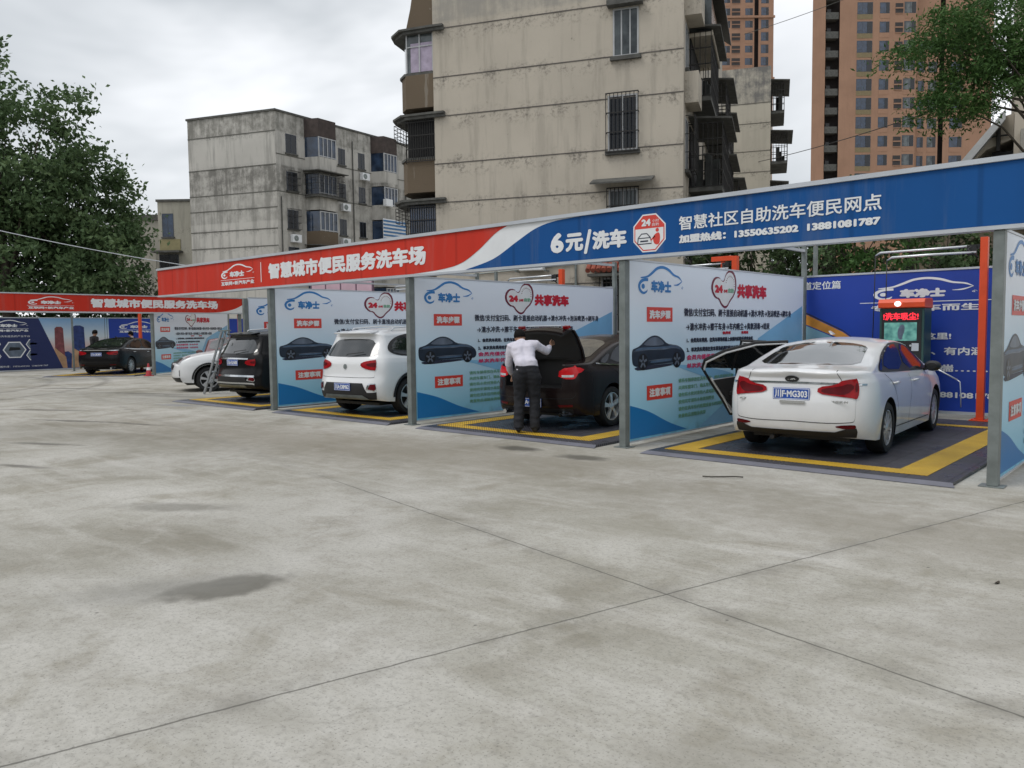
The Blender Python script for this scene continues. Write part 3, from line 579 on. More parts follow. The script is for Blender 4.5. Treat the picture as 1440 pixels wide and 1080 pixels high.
place(text_fit('加盟热线：13550635202  13881081787', 11.2, 13.3, .18, .09, res=1), ho, hu, .006, M['text_white'], 'lettering', t)
place(shift(logo_mesh(1.9, .8, '互联网+新汽车产业'), 16.6, 1.9), ho, hu, .004, M['text_white'], 'logo', t)

# ---------------------------------------------------------------- orange gantries with spray tubes
def make_gantry(label):
    t = thing('wash_gantry', label, 'wash gantry', (0, 0, 0), 0, 'orange wash gantries')
    b = MB(); b.box(-.055, -.055, .052, .055, .055, 3.02); b.build('post', M['orange'], t, bevel=.006)
    b = MB(); b.box(-.14, -.14, .0385, .14, .14, .0515)
    for sx in (-.1, .1):
        for sy in (-.1, .1): b.lathe([(.0, .07), (.014, .07), (.014, .0515)], 6, lambda r, a, z, sx=sx, sy=sy: (sx + r * math.cos(a), sy + r * math.sin(a), z))
    b.build('base_plate', M['orange'], t)
    b = MB(); b.box(-.50, -.05, 2.935, -.056, .05, 3.03); b.box(-.30, -.03, 2.80, -.22, .03, 2.934); b.build('arm', M['orange'], t, bevel=.005)
    b = MB(); b.box(-.24, -.09, 2.74, -.10, -.056, 2.90); b.box(-.20, -.055, 2.84, -.06, .02, 2.91); b.tube([(-.16, -.07, 2.9), (-.22, -.1, 2.83), (-.14, -.12, 2.76), (-.08, -.07, 2.7)], .014, 8); b.build('bracket', M['black'], t)
    for dx, z0, dy in ((-1.68, 2.885, -.02), (-1.42, 2.775, -.24)):
        b = MB(); b.tube([(-.10, dy * .4, z0 + .005), (-.8, dy, z0), (dx + .08, dy, z0 - .005), (dx, dy, z0 - .05)], [.02, .02, .02, .012], 8); tb = b.build('spray_tube', M['silver'], t, smooth=True)
        h = MB(); h.tube([(dx, dy, z0 - .05), (dx - .005, dy, 2.2), (dx - .02, dy + .01, 1.6), (dx - .03, dy, 1.05), (dx + .02, dy, .6)], .0085, 8); h.build('hose', M['black'], t, smooth=True)
    return t
GL = {-2.95: 'orange wash gantry right of the kiosk in the white sedan bay', -7.28: 'orange wash gantry behind the open-boot sedan, arm showing over the board', -11.65: 'orange wash gantry showing over the board behind the white crossover', -16.0: 'orange wash gantry behind the black SUV'}
gg = None
for x, lab in GL.items():
    q = make_gantry(lab) if gg is None else copy_tree(gg); gg = gg or q; q.location = (x, 14.8, 0); q['label'] = lab
for q in list(bpy.data.objects):
    if q.name.startswith('arm') and q.parent and q.parent.name.startswith('wash_gantry') and abs(q.parent.location.x + 7.28) > .1: bpy.data.objects.remove(q)

for (x, y, lab) in ((-35.9, 15.4, 'orange wash gantry behind the far dark sedan'), (-33.1, 18.6, 'orange wash gantry right of the far printed board')):
    q = copy_tree(gg); q.location = (x, y, -.05); q.rotation_euler = (0, 0, R(34)); q['label'] = lab

# ---------------------------------------------------------------- kiosk
M['teal'] = plain('teal_kiosk_metal', srgb(48, 78, 74), .4, .2, .12, 2)
M['screen'] = (lambda t: t.out((.01, .02, .02), .15, emit=(t.ramp(t.noise(7, 2), [(.35, srgb(60, 110, 108)), (.6, srgb(104, 160, 150))]), .75)))(NT('lit_screen'))
M['led'] = NT('led_red').out((.3, .01, .02), .4, emit=((1, .03, .05), 1.0)); M['lamp'] = NT('lamp_white').out((.9, .9, .9), .4, emit=((1, 1, 1), 1.1))
k = thing('wash_kiosk', 'teal self-service wash kiosk with orange cap and red lettered display', 'kiosk', (-4.10, 14.5, 0.0))
b = MB(); b.box(-.355, 0, .042, .355, .44, 1.90); b.build('cabinet', M['teal'], k, bevel=.012)
b = MB(); b.prism([(0, 1.902), (-.05, 1.915), (-.055, 2.0), (-.01, 2.06), (.40, 2.07), (.45, 2.04), (.45, 1.902)], lambda a, c, d: (d, a, c), -.37, .37); b.build('cap', M['orange'], k, bevel=.01)
b = MB(); b.box(-.315, -.012, .75, .315, -.0005, 1.875); b.build('face_panel', M['black'], k, bevel=.004)
b = MB(); b.box(-.27, -.018, 1.35, .245, -.0125, 1.66); sc = b.build('screen', M['screen'], k); b = MB(); b.add(*flat(smooth_poly([(-.04, 1.37), (-.06, 1.5), (-.02, 1.62), (.05, 1.63), (.06, 1.52), (.02, 1.42), (.03, 1.37)], 2))); place(b.mesh('screen_picture'), (0, 0, 0), (1, 0), .0188, M['print_glass'], 'screen_picture', sc)
place(text_fit('!洗车吸尘!', -.29, .27, 1.70, .13, bold=.005, res=1), (0, 0, 0), (1, 0), .014, M['led'], 'display_lettering', k)
b = MB(); b.lathe([(0, -.078), (.04, -.074), (.045, -.056)], 14, lambda r, a, z: (-.05 + r * 1.2 * math.cos(a), z, 1.975 + r * math.sin(a))); b.build('lamp', M['lamp'], k, smooth=True)
b = MB()
for i in range(4): b.lathe([(0, -.026), (.016, -.024), (.018, -.0125)], 10, lambda r, a, z, i=i: (-.12 + i * .09 + r * math.cos(a), z, 1.27 + r * math.sin(a)))
b.build('buttons', M['silver'], k); b = MB(); b.box(.17, -.02, 1.18, .28, -.0125, 1.31); b.build('card_reader', M['trim'], k); b = MB(); b.box(-.2, -.02, .95, .2, -.0125, 1.12); b.build('notice_plate', M['steel'], k)
w = MB(); w.tube([(0, 0, 0), (.18, -.04, -.07), (.45, -.08, -.215)], .012, 8); w.tube([(.45, -.08, -.215), (.50, -.09, -.25), (.515, -.09, -.45), (.52, -.09, -.66)], .009, 8)
wt = thing('spray_lance', 'thin silver spray lance propped beside the kiosk', 'spray lance', (-3.66, 14.45, .94)); w.build('lance_tube', M['silver'], wt, smooth=True); b = MB(); b.tube([(-.10, .03, .03), (.02, 0, 0)], .022, 8); b.tube([(-.06, .02, .02), (-.07, .02, -.10)], .016, 8); b.build('handle', M['black'], wt)
# ================================================================ cars (x forward, y left, z up, origin on the ground under the middle)
class Car:
    def __init__(s, P):
        s.P = P; s.L, s.W = P['L'], P['W']; s.xr, s.xf = -s.L / 2, s.L / 2
    def hw(s, z, x):
        P = s.P; b = lerp(P['belt'], x); W2 = s.W / 2
        if z <= b: return W2 * lerp(P['side'], z / b)
        return W2 * P['side'][-1][1] - P['tum'] * (z - b) - .012 * min(1, (z - b) / .03)
    def body(s):
        P = s.P; ax, af = P.get('ar', .5), P.get('af', .7); n = P.get('n', 3.0)
        st = []                                   # (x at t, blend rear, blend front, yscale)
        K = 11
        for k in range(K, 0, -1):
            ph = PI / 2 * k / K; st.append((s.xr + ax - ax * math.sin(ph) ** (2 / n), math.sin(ph) ** (2 / n), 0, max(math.cos(ph), 0) ** (2 / n) if k < K else 0))
        m = int((s.L - ax - af) / .07)
        for i in range(m + 1): st.append((s.xr + ax + (s.L - ax - af) * i / m, 0, 0, 1))
        for k in range(1, K + 1):
            ph = PI / 2 * k / K; st.append((s.xf - af + af * math.sin(ph) ** (2 / n), 0, math.sin(ph) ** (2 / n), max(math.cos(ph), 0) ** (2 / n) if k < K else 0))
        fr = [0, .03, .08, .15, .24, .33, .42, .51, .6, .68, .75, .81, .86, .9, .93, .955, .975, 1]
        rings = []
        for (x, br, bf, ys) in st:
            zt = lerp(P['top'], x); zb = lerp(P['bot'], x); belt = lerp(P['belt'], x)
            cab = max(0, min(1, (zt - belt - .06) / .25)); rc = .055 + .035 * cab; crown = .03 + .02 * cab
            zs = max(zt - rc - crown, zb + .05); be = min(belt, zs - .015)
            zl = [zb + (be - zb) * f for f in fr] + [be + (zs - be) * f for f in (.08, .18, .32, .46, .6, .74, .87, 1)]
            half = []
            for z in zl: half.append((s.hw(z, x) * ys, z))
            h0 = half[-1][0]; rcy = min(.10 + .05 * cab, .5) * (ys if ys > 0 else 0)
            for a in (20, 40, 60, 78, 90): half.append((h0 - rcy + rcy * math.cos(R(a)), zs + rc * math.sin(R(a))))
            yc = max(h0 - rcy, 1e-6)
            for f in (.85, .68, .5, .33, .16, 0): half.append((yc * f, zs + rc + crown * (1 - f * f)))
            low = half[0][0]
            bottom = [(low * f, zb - .0) for f in (0, .5, .85)]
            half = bottom + half
            ring = []
            for (y, z) in half:
                xx = x + br * lerp(P['rear'], z) + bf * lerp(P['front'], z)
                ring.append((xx, y, z))
            rings.append(ring)
        nh = len(rings[0]); V = []; F = []
        idx = []
        for ring in rings:
            row = [];
            for (x, y, z) in ring: row.append(len(V)); V.append((x, y, z))
            for (x, y, z) in ring[-2:0:-1]: row.append(len(V)); V.append((x, -y, z))
            idx.append(row)
        m_ = len(idx[0])
        for i in range(len(idx) - 1):
            for j in range(m_):
                j2 = (j + 1) % m_; F.append((idx[i][j], idx[i][j2], idx[i + 1][j2], idx[i + 1][j]))
        me = bpy.data.meshes.new('body'); me.from_pydata(V, [], F); me.update()
        bm = bmesh.new(); bm.from_mesh(me); bmesh.ops.remove_doubles(bm, verts=bm.verts, dist=.0012)
        bmesh.ops.dissolve_degenerate(bm, dist=.0005, edges=bm.edges)
        bmesh.ops.recalc_face_normals(bm, faces=bm.faces)
        for f in bm.faces: f.smooth = True
        bm.to_mesh(me)
        s.bvh = BVHTree.FromBMesh(bm); bm.free()
        o = bpy.data.objects.new('body', me); COL.objects.link(o); me.materials.append(s.P['paint']); me.materials.append(M['black'])
        # wheel arches (and boot opening) cut out of the shell
        cut = MB().mat(1)
        for ax_ in (s.P['axr'], s.P['axf']):
            for sd in (-1, 1):
                y0, y1 = sd * (s.W / 2 - .36), sd * (s.W / 2 + .2); rr = s.P['arch']
                pts = [(ax_ + rr * math.cos(PI * k / 20), s.P['wr'] + .01 + rr * math.sin(PI * k / 20)) for k in range(21)] + [(ax_ - rr * .97, -.1), (ax_ + rr * .97, -.1)]
                cut.prism(pts, lambda a, b, d: (a, d, b), y0, y1)
        if s.P.get('boot'):
            x0, y0, z0, x1, y1, z1 = s.P['boot']; cut.box(x0, y0, z0, x1, y1, z1)
        cm = cut.mesh('cut'); cm.materials.append(s.P['paint']); cm.materials.append(M['black'])
        co = bpy.data.objects.new('cut', cm); COL.objects.link(co)
        md = o.modifiers.new('b', 'BOOLEAN'); md.operation = 'DIFFERENCE'; md.object = co; md.solver = 'EXACT'
        dg = bpy.context.evaluated_depsgraph_get(); dg.update()
        nm = bpy.data.meshes.new_from_object(o.evaluated_get(dg)); bpy.data.objects.remove(o); bpy.data.objects.remove(co)
        nm.set_sharp_from_angle(angle=R(42)); s.bodymesh = nm
        s.root = thing(s.P['name'], s.P['label'], s.P['cat'], s.P['loc'], s.P['rz'], s.P.get('group'))
        s.bo = mobj('body', nm, None, s.root); return s
    # ---- decals laid on the shell
    def ray(s, mode, a, b, sd=1):
        if mode == 'side': o, d = Vector((a, sd * 3, b)), Vector((0, -sd, 0))
        elif mode == 'top': o, d = Vector((a, b, 4)), Vector((0, 0, -1))
        elif mode == 'rear': o, d = Vector((-6, a, b)), Vector((1, 0, 0))
        elif mode == 'front': o, d = Vector((6, a, b)), Vector((-1, 0, 0))
        elif mode in ('wrapr', 'wrapf'):        # a = arc length from the centre line round the corner to the side; sd picks the side
            Rr = .5; st = s.W / 2 + .3 - Rr; aa = abs(a); sg = sd * (1 if a >= 0 else -1); xe = (s.xr - .3) if mode == 'wrapr' else (s.xf + .3); fx = 1 if mode == 'wrapr' else -1
            k = (st + PI / 2 * Rr)
            if aa < st: o, d = Vector((xe, sg * aa, b)), Vector((fx, 0, 0))
            elif aa < k: t = (aa - st) / Rr; o, d = Vector((xe + fx * Rr - fx * Rr * math.cos(t), sg * (st + Rr * math.sin(t)), b)), Vector((fx * math.cos(t), -sg * math.sin(t), 0))
            else: o, d = Vector((xe + fx * Rr + fx * (aa - k), sg * (st + Rr), b)), Vector((0, -sg, 0))
        h = s.bvh.ray_cast(o, d)
        if h[0] is None:
            h2 = s.bvh.find_nearest(o + d * (3 if mode in ('side',) else .8)); return (h2[0], h2[1]) if h2[0] is not None else (o, -d)
        return h[0], h[1]
    def decal(s, name, poly, mode, mat, off=.004, sd=1, parent=None, grid=.05, smooth=1, thick=0):
        pts = [Vector((p[0], p[1])) for p in (smooth_poly(poly, smooth) if smooth else poly)]
        ds = []
        for i, p in enumerate(pts):
            q = pts[(i + 1) % len(pts)]; k = max(1, int((q - p).length / grid)); ds += [p + (q - p) * (j / k) for j in range(k)]
        n = len(ds); xs = [p.x for p in ds]; ys = [p.y for p in ds]
        def inside(p):
            c = False
            for i in range(n):
                a, b = ds[i], ds[(i + 1) % n]
                if (a.y > p.y) != (b.y > p.y) and p.x < (b.x - a.x) * (p.y - a.y) / (b.y - a.y) + a.x: c = not c
            return c
        inn = []
        x = min(xs) + grid / 2
        while x < max(xs):
            y = min(ys) + grid / 2
            while y < max(ys):
                p = Vector((x, y))
                if inside(p) and min((p - q).length for q in ds) > grid * .45: inn.append(p)
                y += grid
            x += grid
        r = delaunay_2d_cdt(ds + inn, [(i, (i + 1) % n) for i in range(n)], [], 1, 1e-5)
        vs = []
        for p in r[0]:
            h, nn = s.ray(mode, p.x, p.y, sd); vs.append(tuple(h + nn * off))
        b = MB(); b.add(vs, [list(f) for f in r[2]])
        me = bpy.data.meshes.new(name); me.from_pydata(b.v, [], b.f); me.update()
        bm = bmesh.new(); bm.from_mesh(me); bmesh.ops.recalc_face_normals(bm, faces=bm.faces)
        if bm.faces:
            f0 = max(bm.faces, key=lambda f: f.calc_area()); c = f0.calc_center_median(); out = c - Vector((0, 0, .7))
            if f0.normal.dot(out) < 0: bmesh.ops.reverse_faces(bm, faces=bm.faces)
        for f in bm.faces: f.smooth = True
        bm.to_mesh(me); bm.free()
        return mobj(name, me, mat, parent or s.root)
    def seam(s, pts, mode, w=.008, sd=1, mat=None, off=.003, name='panel_gap', sub=6, parent=None):
        pts = catmull([(*p, 0) for p in pts], sub) if sub else [Vector((*p, 0)) for p in pts]
        vs, fs = ribbon(pts, w); b = MB(); o = []
        for v in vs: h, nn = s.ray(mode, v[0], v[1], sd); o.append(tuple(h + nn * off))
        b.add(o, fs); return b.build(name, mat or M['dark'], parent or s.bo)
    def wheels(s, spokes=10, style='multi', tmat=None):
        P = s.P; r = P['wr']; wd = .205; ms = {}
        def wheel_meshes():
            tb = MB(); rr = P.get('rim', r * .70)
            prof = [(rr, -wd / 2 + .02), (rr + .01, -wd / 2), (r * .93, -wd / 2), (r * .985, -wd / 2 + .02), (r, -wd / 2 + .05), (r, wd / 2 - .05), (r * .985, wd / 2 - .02), (r * .93, wd / 2), (rr + .01, wd / 2), (rr, wd / 2 - .02)]
            tb.lathe(prof, 40, lambda q, a, z: (q * math.cos(a), z, q * math.sin(a)))
            rb = MB(); rb.lathe([(rr, -wd / 2 + .02), (rr * .99, wd / 2 - .012), (rr * .93, wd / 2 - .012), (rr * .91, wd / 2 - .05), (rr * .9, -wd / 2 + .02)], 40, lambda q, a, z: (q * math.cos(a), z, q * math.sin(a)))
            y1 = wd / 2 - .02
            rb.lathe([(.001, y1 + .012), (.03, y1 + .012), (.062, y1 + .004), (.07, y1 - .03)], 20, lambda q, a, z: (q * math.cos(a), z, q * math.sin(a)))
            for k in range(spokes):
                a0 = 2 * PI * k / spokes + .2
                for da in ((-.10, .10) if style == 'twin' else (0,)):
                    w0, w1 = (.016, .020) if style == 'twin' else ((.020, .014) if style == 'multi' else (.055, .075))
                    pa = Vector((math.cos(a0 + da * .6), 0, math.sin(a0 + da * .6))); pb = Vector((math.cos(a0 + da), 0, math.sin(a0 + da))); ta = Vector((-pa.z, 0, pa.x)); tb2 = Vector((-pb.z, 0, pb.x))
                    q = [pa * .05 + ta * w0, pa * .05 - ta * w0, pb * (rr * .95) - tb2 * w1, pb * (rr * .95) + tb2 * w1]
                    hi = [tuple(v + Vector((0, y1 + (.006 if i < 2 else .0), 0))) for i, v in enumerate(q)]; lo = [tuple(v + Vector((0, y1 - .03, 0))) for v in q]
                    rb.add(hi + lo, [(0, 1, 2, 3), (4, 7, 6, 5), (0, 3, 7, 4), (1, 5, 6, 2), (2, 6, 7, 3), (0, 4, 5, 1)])
            db = MB(); db.lathe([(.002, -.01), (rr * .66, -.01), (rr * .66, .0), (.002, .0)], 28, lambda q, a, z: (q * math.cos(a), z, q * math.sin(a))); db.lathe([(rr * .9, -.04), (.002, -.045)], 28, lambda q, a, z: (q * math.cos(a), z, q * math.sin(a)))
            return tb.mesh('tyre', 'angle'), rb.mesh('rim', 'angle'), db.mesh('brake_disc')
        tm, rm, dm = wheel_meshes()
        for axx in (P['axr'], P['axf']):
            for sd in (-1, 1):
                w = bpy.data.objects.new('wheel', None); COL.objects.link(w); w.parent = s.root; w.location = (axx, sd * (s.W / 2 - wd / 2 - .015), r); w.rotation_euler = (0, 0, 0 if sd > 0 else PI)
                if axx == P['axf'] and P.get('steer'): w.rotation_euler.z += P['steer']
                mobj('tyre', tm, M['rubber'], w); mobj('rim', rm, tmat or M['alloy'], w); mobj('brake_disc', dm, M['black'], w)
        # floor pan and dark underside
        b = MB(); b.box(s.xr + .35, -s.W / 2 + .30, .19, s.xf - .35, s.W / 2 - .30, .24); b.build('underbody', M['black'], s.root)
    def plate(s, txt, z, y=0.0, mode='rear', tilt=None):
        h, n = s.ray(mode, y, z); h2, n2 = s.ray(mode, y, z + .07); dr = (h2 - h); fx = -1 if mode == 'rear' else 1
        t = thing('license_plate', None, None); t.parent = s.root; xo = min(h.x, h2.x) - .012 if fx < 0 else max(h.x, h2.x) + .012
        t.location = (xo, y, z); b = MB(); b.box(-.004, -.22, -.07, .004, .22, .07); pm = b.build('plate_board', M['plate_blue'], t, bevel=.003)
        u = (0, -1) if fx < 0 else (0, 1)
        if txt: place(text_fit(txt, -.195, .195, -.05, .10, bold=.004, res=2), (fx * .0045, 0, 0), u, .0006, M['text_white'], 'lettering', t)
        b = MB()
        for (x0, y0, x1, y1) in ((-.214, .058, .214, .064), (-.214, -.064, .214, -.058), (-.214, -.058, -.208, .058), (.208, -.058, .214, .058)): b.add([(x0, y0, 0), (x1, y0, 0), (x1, y1, 0), (x0, y1, 0)], [(0, 1, 2, 3)])
        place(b.mesh('rim'), (fx * .0045, 0, 0), u, .0004, M['text_white'], 'plate_edge', t); return t
    def mirror(s, x, z, mat=None, sd=1, body=None):
        h, n = s.ray('side', x, z, sd); t = thing('side_mirror', None, None); t.parent = s.root; t.location = tuple(h)
        b = MB(); b.lathe([(.001, -.10), (.05, -.095), (.075, -.06), (.082, 0), (.08, .03), (.06, .045), (.001, .048)], 16, lambda r, a, q: (-q * .85 * -1 - .02, sd * (.13 + r * 1.35 * math.cos(a)), .055 + r * .92 * math.sin(a)))
        b.build('mirror_shell', body or s.P['paint'], t, smooth='angle')
        b = MB(); b.bar((.02, 0, .0), (.02, sd * .10, .03), .05, .04); b.build('mirror_arm', M['black'], t)
        b = MB(); b.add([(.03 * 0 - .022 - .0, sd * (.13 + .09 * math.cos(a * PI / 8)), .055 + .062 * math.sin(a * PI / 8)) for a in range(16)], [tuple(range(16))]); return t
    def handle(s, x, z, sd=1, mat=None):
        h, n = s.ray('side', x, z, sd); b = MB()
        b.tube([h + Vector((-.10, 0, 0)) - n * .004, h + Vector((-.085, 0, .002)) + n * .03, h + Vector((0, 0, .006)) + n * .036, h + Vector((.085, 0, .002)) + n * .03, h + Vector((.10, 0, 0)) - n * .004], [.012, .014, .015, .014, .012], 8)
        b.build('door_handle', mat or s.P['paint'], s.root, smooth=True)
    def glasshouse(s, rear_door, front_door, quarter=None, sides=(1, -1), frame=True):
        for sd in sides:
            if frame:
                al = rear_door['all']; s.decal('window_frame', al, 'side', M['black'], .007, sd, smooth=2)
            for nm, pl in (('side_window', rear_door['pane']), ('side_window', front_door['pane']), ('quarter_window', quarter)):
                if pl: s.decal(nm, pl, 'side', M['glass'], .011, sd, smooth=1)
SED_SIDE = [(0, .86), (.06, .93), (.14, .965), (.3, .985), (.5, .998), (.66, 1.0), (.8, .992), (.92, .968), (1.0, .925)]
def side_glass(x0, xb, xp, x1, zl0, zl1, zt, rise):
    pass

# ---------------------------------------------------------------- white four-door saloon, left doors open
k3 = Car(dict(name='parked_car', label='white sedan with its left doors open in the nearest wash bay', cat='car', group='cars in the wash bays', loc=(-3.99, 11.60, .04), rz=R(93.2), L=4.56, W=1.78, axr=-1.33, axf=1.37, wr=.316, arch=.37,
    paint=M['car_white'], tum=.36, ar=.52, af=.8, n=2.9,
    top=[(-2.28, 1.035), (-2.2, 1.065), (-2.0, 1.08), (-1.78, 1.10), (-1.6, 1.16), (-1.3, 1.26), (-1.0, 1.342), (-.7, 1.395), (-.3, 1.42), (.05, 1.417), (.35, 1.385), (.7, 1.255), (1.02, 1.112), (1.15, 1.065), (1.4, 1.02), (1.8, .955), (2.1, .86), (2.28, .74)],
    bot=[(-2.28, .27), (-1.9, .22), (-1.0, .19), (1.2, .19), (2.0, .2), (2.28, .22)], belt=[(-2.28, 1.0), (-1.2, .985), (0, .95), (1.3, .90), (2.28, .8)],
    side=SED_SIDE, rear=[(.2, .12), (.32, .03), (.45, -.0), (.6, .0), (.72, .015), (.80, .035), (.95, .05), (1.03, .0), (1.1, .0)], front=[(.2, -.1), (.35, 0), (.55, 0), (.75, -.06), (.9, -.15)])).body()
k3.wheels(10, 'multi')
GS = dict(all=[(-1.60, 1.03), (-1.36, .995), (-.3, .965), (1.02, .93), (1.06, .955), (.55, 1.20), (.2, 1.312), (-.2, 1.348), (-.65, 1.328), (-1.15, 1.225)], pane=[(-1.33, 1.03), (-.32, .99), (-.25, 1.322), (-.68, 1.302), (-1.1, 1.205)])
FS = dict(pane=[(-.24, .99), (.92, .957), (.52, 1.175), (.18, 1.288), (-.17, 1.326)])
k3.glasshouse(GS, FS, [(-1.55, 1.035), (-1.40, 1.012), (-1.19, 1.20)])
k3.decal('rear_window', [(-1.80, .64), (-1.80, -.64), (-1.3, -.575), (-.92, -.53), (-.90, 0), (-.92, .53), (-1.3, .575)], 'top', M['glass_sky'], .004, smooth=2)
k3.decal('windscreen', [(1.06, .66), (1.12, 0), (1.06, -.66), (.7, -.60), (.42, -.55), (.38, 0), (.42, .55), (.7, .60)], 'top', M['glass'], .004, smooth=2)
for sd in (1, -1):
    tl = k3.decal('tail_lamp', [(.30, .775), (.31, .855), (.50, .88), (.58, .945), (.80, .965), (1.02, .945), (1.14, .90), (1.19, .85), (1.02, .735), (.80, .715), (.55, .745)], 'wrapr', M['lamp_red'], .012, sd, smooth=1)
    k3.decal('lamp_inner', [(.34, .79), (.36, .838), (.54, .862), (.64, .90), (.70, .86), (.62, .77), (.52, .765)], 'wrapr', M['lamp_dark'], .015, sd, parent=tl)
    k3.decal('lamp_inner', [(.72, .90), (1.0, .905), (1.08, .86), (.95, .80), (.76, .80)], 'wrapr', M['lamp_dark'], .015, sd, parent=tl)
    k3.decal('bumper_reflector', [(.48, .395), (.60, .42), (.84, .42), (.90, .385), (.62, .365)], 'wrapr', M['lamp_dark'], .008, sd)
    k3.decal('headlamp', [(.42, .66), (.85, .80), (1.12, .86), (1.15, .78), (.8, .66), (.5, .6)], 'wrapf', M['lamp_clear'], .008, sd)
    for x0, z0, x1 in ((-.18, .93, -.30), (.98, .90, .92)): k3.seam([(x0, z0), (x0 - .02, .7), (x1, .45), (x1 - .01, .26)], 'side', .008, sd)
    k3.seam([(-1.38, .98), (-1.12, .84), (-.98, .66), (-.90, .50)], 'side', .008, sd); k3.seam([(-1.0, .3), (.9, .28)], 'side', .012, sd, M['black'])
    k3.handle(-1.02, .85, sd); k3.handle(.06, .83, sd); k3.mirror(.84, .935, sd=sd, body=M['black'])
    k3.seam([(0, .44), (.5, .435), (.78, .48), (.82, .62), (.86, .735)], 'wrapr', .008, sd); k3.seam([(.5, 1.05), (.56, .93)], 'wrapr', .007, sd)
k3.seam([(-.80, .885), (-.4, .897), (0, .90), (.4, .897), (.80, .885)], 'rear', .022, 1, M['chrome'], .008, 'boot_trim')
k3.decal('bumper_valance', [(-.92, .27), (-.9, .385), (-.62, .372), (-.5, .33), (.5, .33), (.62, .372), (.9, .385), (.92, .27)], 'wrapr', M['black'], .010, 1, smooth=0)
for s_ in (1, -1): k3.decal('bumper_valance', [(.90, .27), (.90, .385), (1.03, .34), (1.08, .27)], 'wrapr', M['black'], .010, s_, smooth=0)
k3.plate('川F·MG303', .765)
bd = k3.decal('badge', [(.085 * math.cos(a * PI / 10), .945 + .042 * math.sin(a * PI / 10)) for a in range(20)], 'rear', M['black'], .010, smooth=0)
h_, n_ = k3.ray('rear', 0, .945); place(text_fit('KIA', -.048, .048, -.014, .03, bold=.003), (h_.x - .016, 0, .945), (0, -1), 0, M['chrome'], 'lettering', bd)
b = MB(); h_, n_ = k3.ray('rear', 0, .66); b.box(h_.x - .02, -.17, .655, h_.x - .003, .13, .685); b.build('boot_grip', M['chrome'], k3.root)
for y_, s_, w_ in ((.62, 'K3', .09), (-.55, 'PREMIUM', .2)):
    h_, n_ = k3.ray('rear', y_, .685); place(text_fit(s_, -w_ / 2, w_ / 2, 0, .028, bold=.002, res=1, shear=.2), (h_.x - .012, y_, .67), (0, -1), .004, M['chrome'], 'lettering', k3.root)
b = MB(); b.prism([(-.72, 1.455), (-.60, 1.46), (-.80, 1.508), (-.84, 1.505)], lambda a, c, d: (a, d, c), -.014, .014); b.build('aerial_fin', M['car_white'], k3.root, bevel=.004)
b = MB(); b.tube([(-1.98, .25, .22), (-2.2, .25, .22)], .028, 10); b.build('exhaust', M['black'], k3.root)
# the opened left doors: shell following the flank, dark lining, frame and glass
def open_door(car, x0, x1, hinge_x, ang, pane, label):
    t = thing('open_door', None, None); t.parent = car.root
    hy = car.ray('side', hinge_x, .6, 1)[0].y; t.location = (hinge_x, hy - .06, 0); t['label'] = label
    low = [(x0, .30), (x1, .30)]; out = pane
    V = []; n = len(out)
    pos = [(a - hinge_x, car.hw(c, a) - (hy - .06), c) for a, c in out]
    def shell(o0, o1, name, mat, poly):
        vs = [(a - hinge_x, car.hw(c, a) - (hy - .06) - o0, c) for a, c in poly] + [(a - hinge_x, car.hw(c, a) - (hy - .06) - o1, c) for a, c in poly]
        k = len(poly); b = MB(); b.add(vs, [tuple(range(k))[::-1], tuple(range(k, 2 * k))] + [(i, (i + 1) % k, k + (i + 1) % k, k + i) for i in range(k)]); return b.build(name, mat, t)
    zb = .97
    lower = [p for p in out if p[1] <= zb] ; 
    shell(.0, .022, 'door_skin', car.P['paint'], lower)
    inset = [(x + (.05 if x < (x0 + x1) / 2 else -.05), max(z, .36)) for x, z in lower]
    shell(.0225, .085, 'door_lining', M['black'], inset)
    rim = MB(); up = [p for p in out if p[1] >= .93]
    def P3(p, o): return Vector((p[0] - hinge_x, car.hw(p[1], p[0]) - (hy - .06) - o, p[1]))
    full = out + [out[0]]
    rim.tube([P3(p, .03) for p in full], .022, 6); rim.build('door_seal', M['black'], t)
    rim = MB(); rim.tube([P3((p[0] * .965 + (x0 + x1) / 2 * .035, p[1] - .03 if p[1] > .9 else p[1] + .03), .04) for p in out], .018, 6); rim.build('door_frame', car.P['paint'], t)
    g_ = [p for p in out if p[1] >= .93]; shell(.012, .016, 'side_window', M['glass'], g_)
    b = MB(); b.bar(P3((x0 + (x1 - x0) * .30, .95), .02), P3((x0 + (x1 - x0) * .36, 1.30), .02), .03, .02); b.build('window_divider', M['black'], t)
    b = MB(); b.bar((x1 - hinge_x - .25, -.16, .62), (x0 - hinge_x + .25, -.16, .62), .07, .06); b.build('armrest', M['black'], t, bevel=.01)
    t.rotation_euler = (0, 0, -ang); return t
open_door(k3, -1.30, -.24, -.22, R(51), [(-1.30, .80), (-1.10, .50), (-1.0, .30), (-.26, .30), (-.24, .95), (-.24, 1.36), (-.68, 1.345), (-1.12, 1.235), (-1.40, 1.10), (-1.42, .985)], 'rear left door swung open, dark inside')
open_door(k3, -.22, .95, .96, R(50), [(-.20, .30), (.93, .30), (.97, .93), (.52, 1.22), (.18, 1.34), (-.20, 1.365), (-.22, .95)], 'front left door swung open, dark inside')
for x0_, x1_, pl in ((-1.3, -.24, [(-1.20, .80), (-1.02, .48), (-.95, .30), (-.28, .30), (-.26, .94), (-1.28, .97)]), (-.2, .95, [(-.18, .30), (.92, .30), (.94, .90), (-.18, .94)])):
    k3.decal('door_opening', pl, 'side', M['dark'], .004, 1, smooth=0)
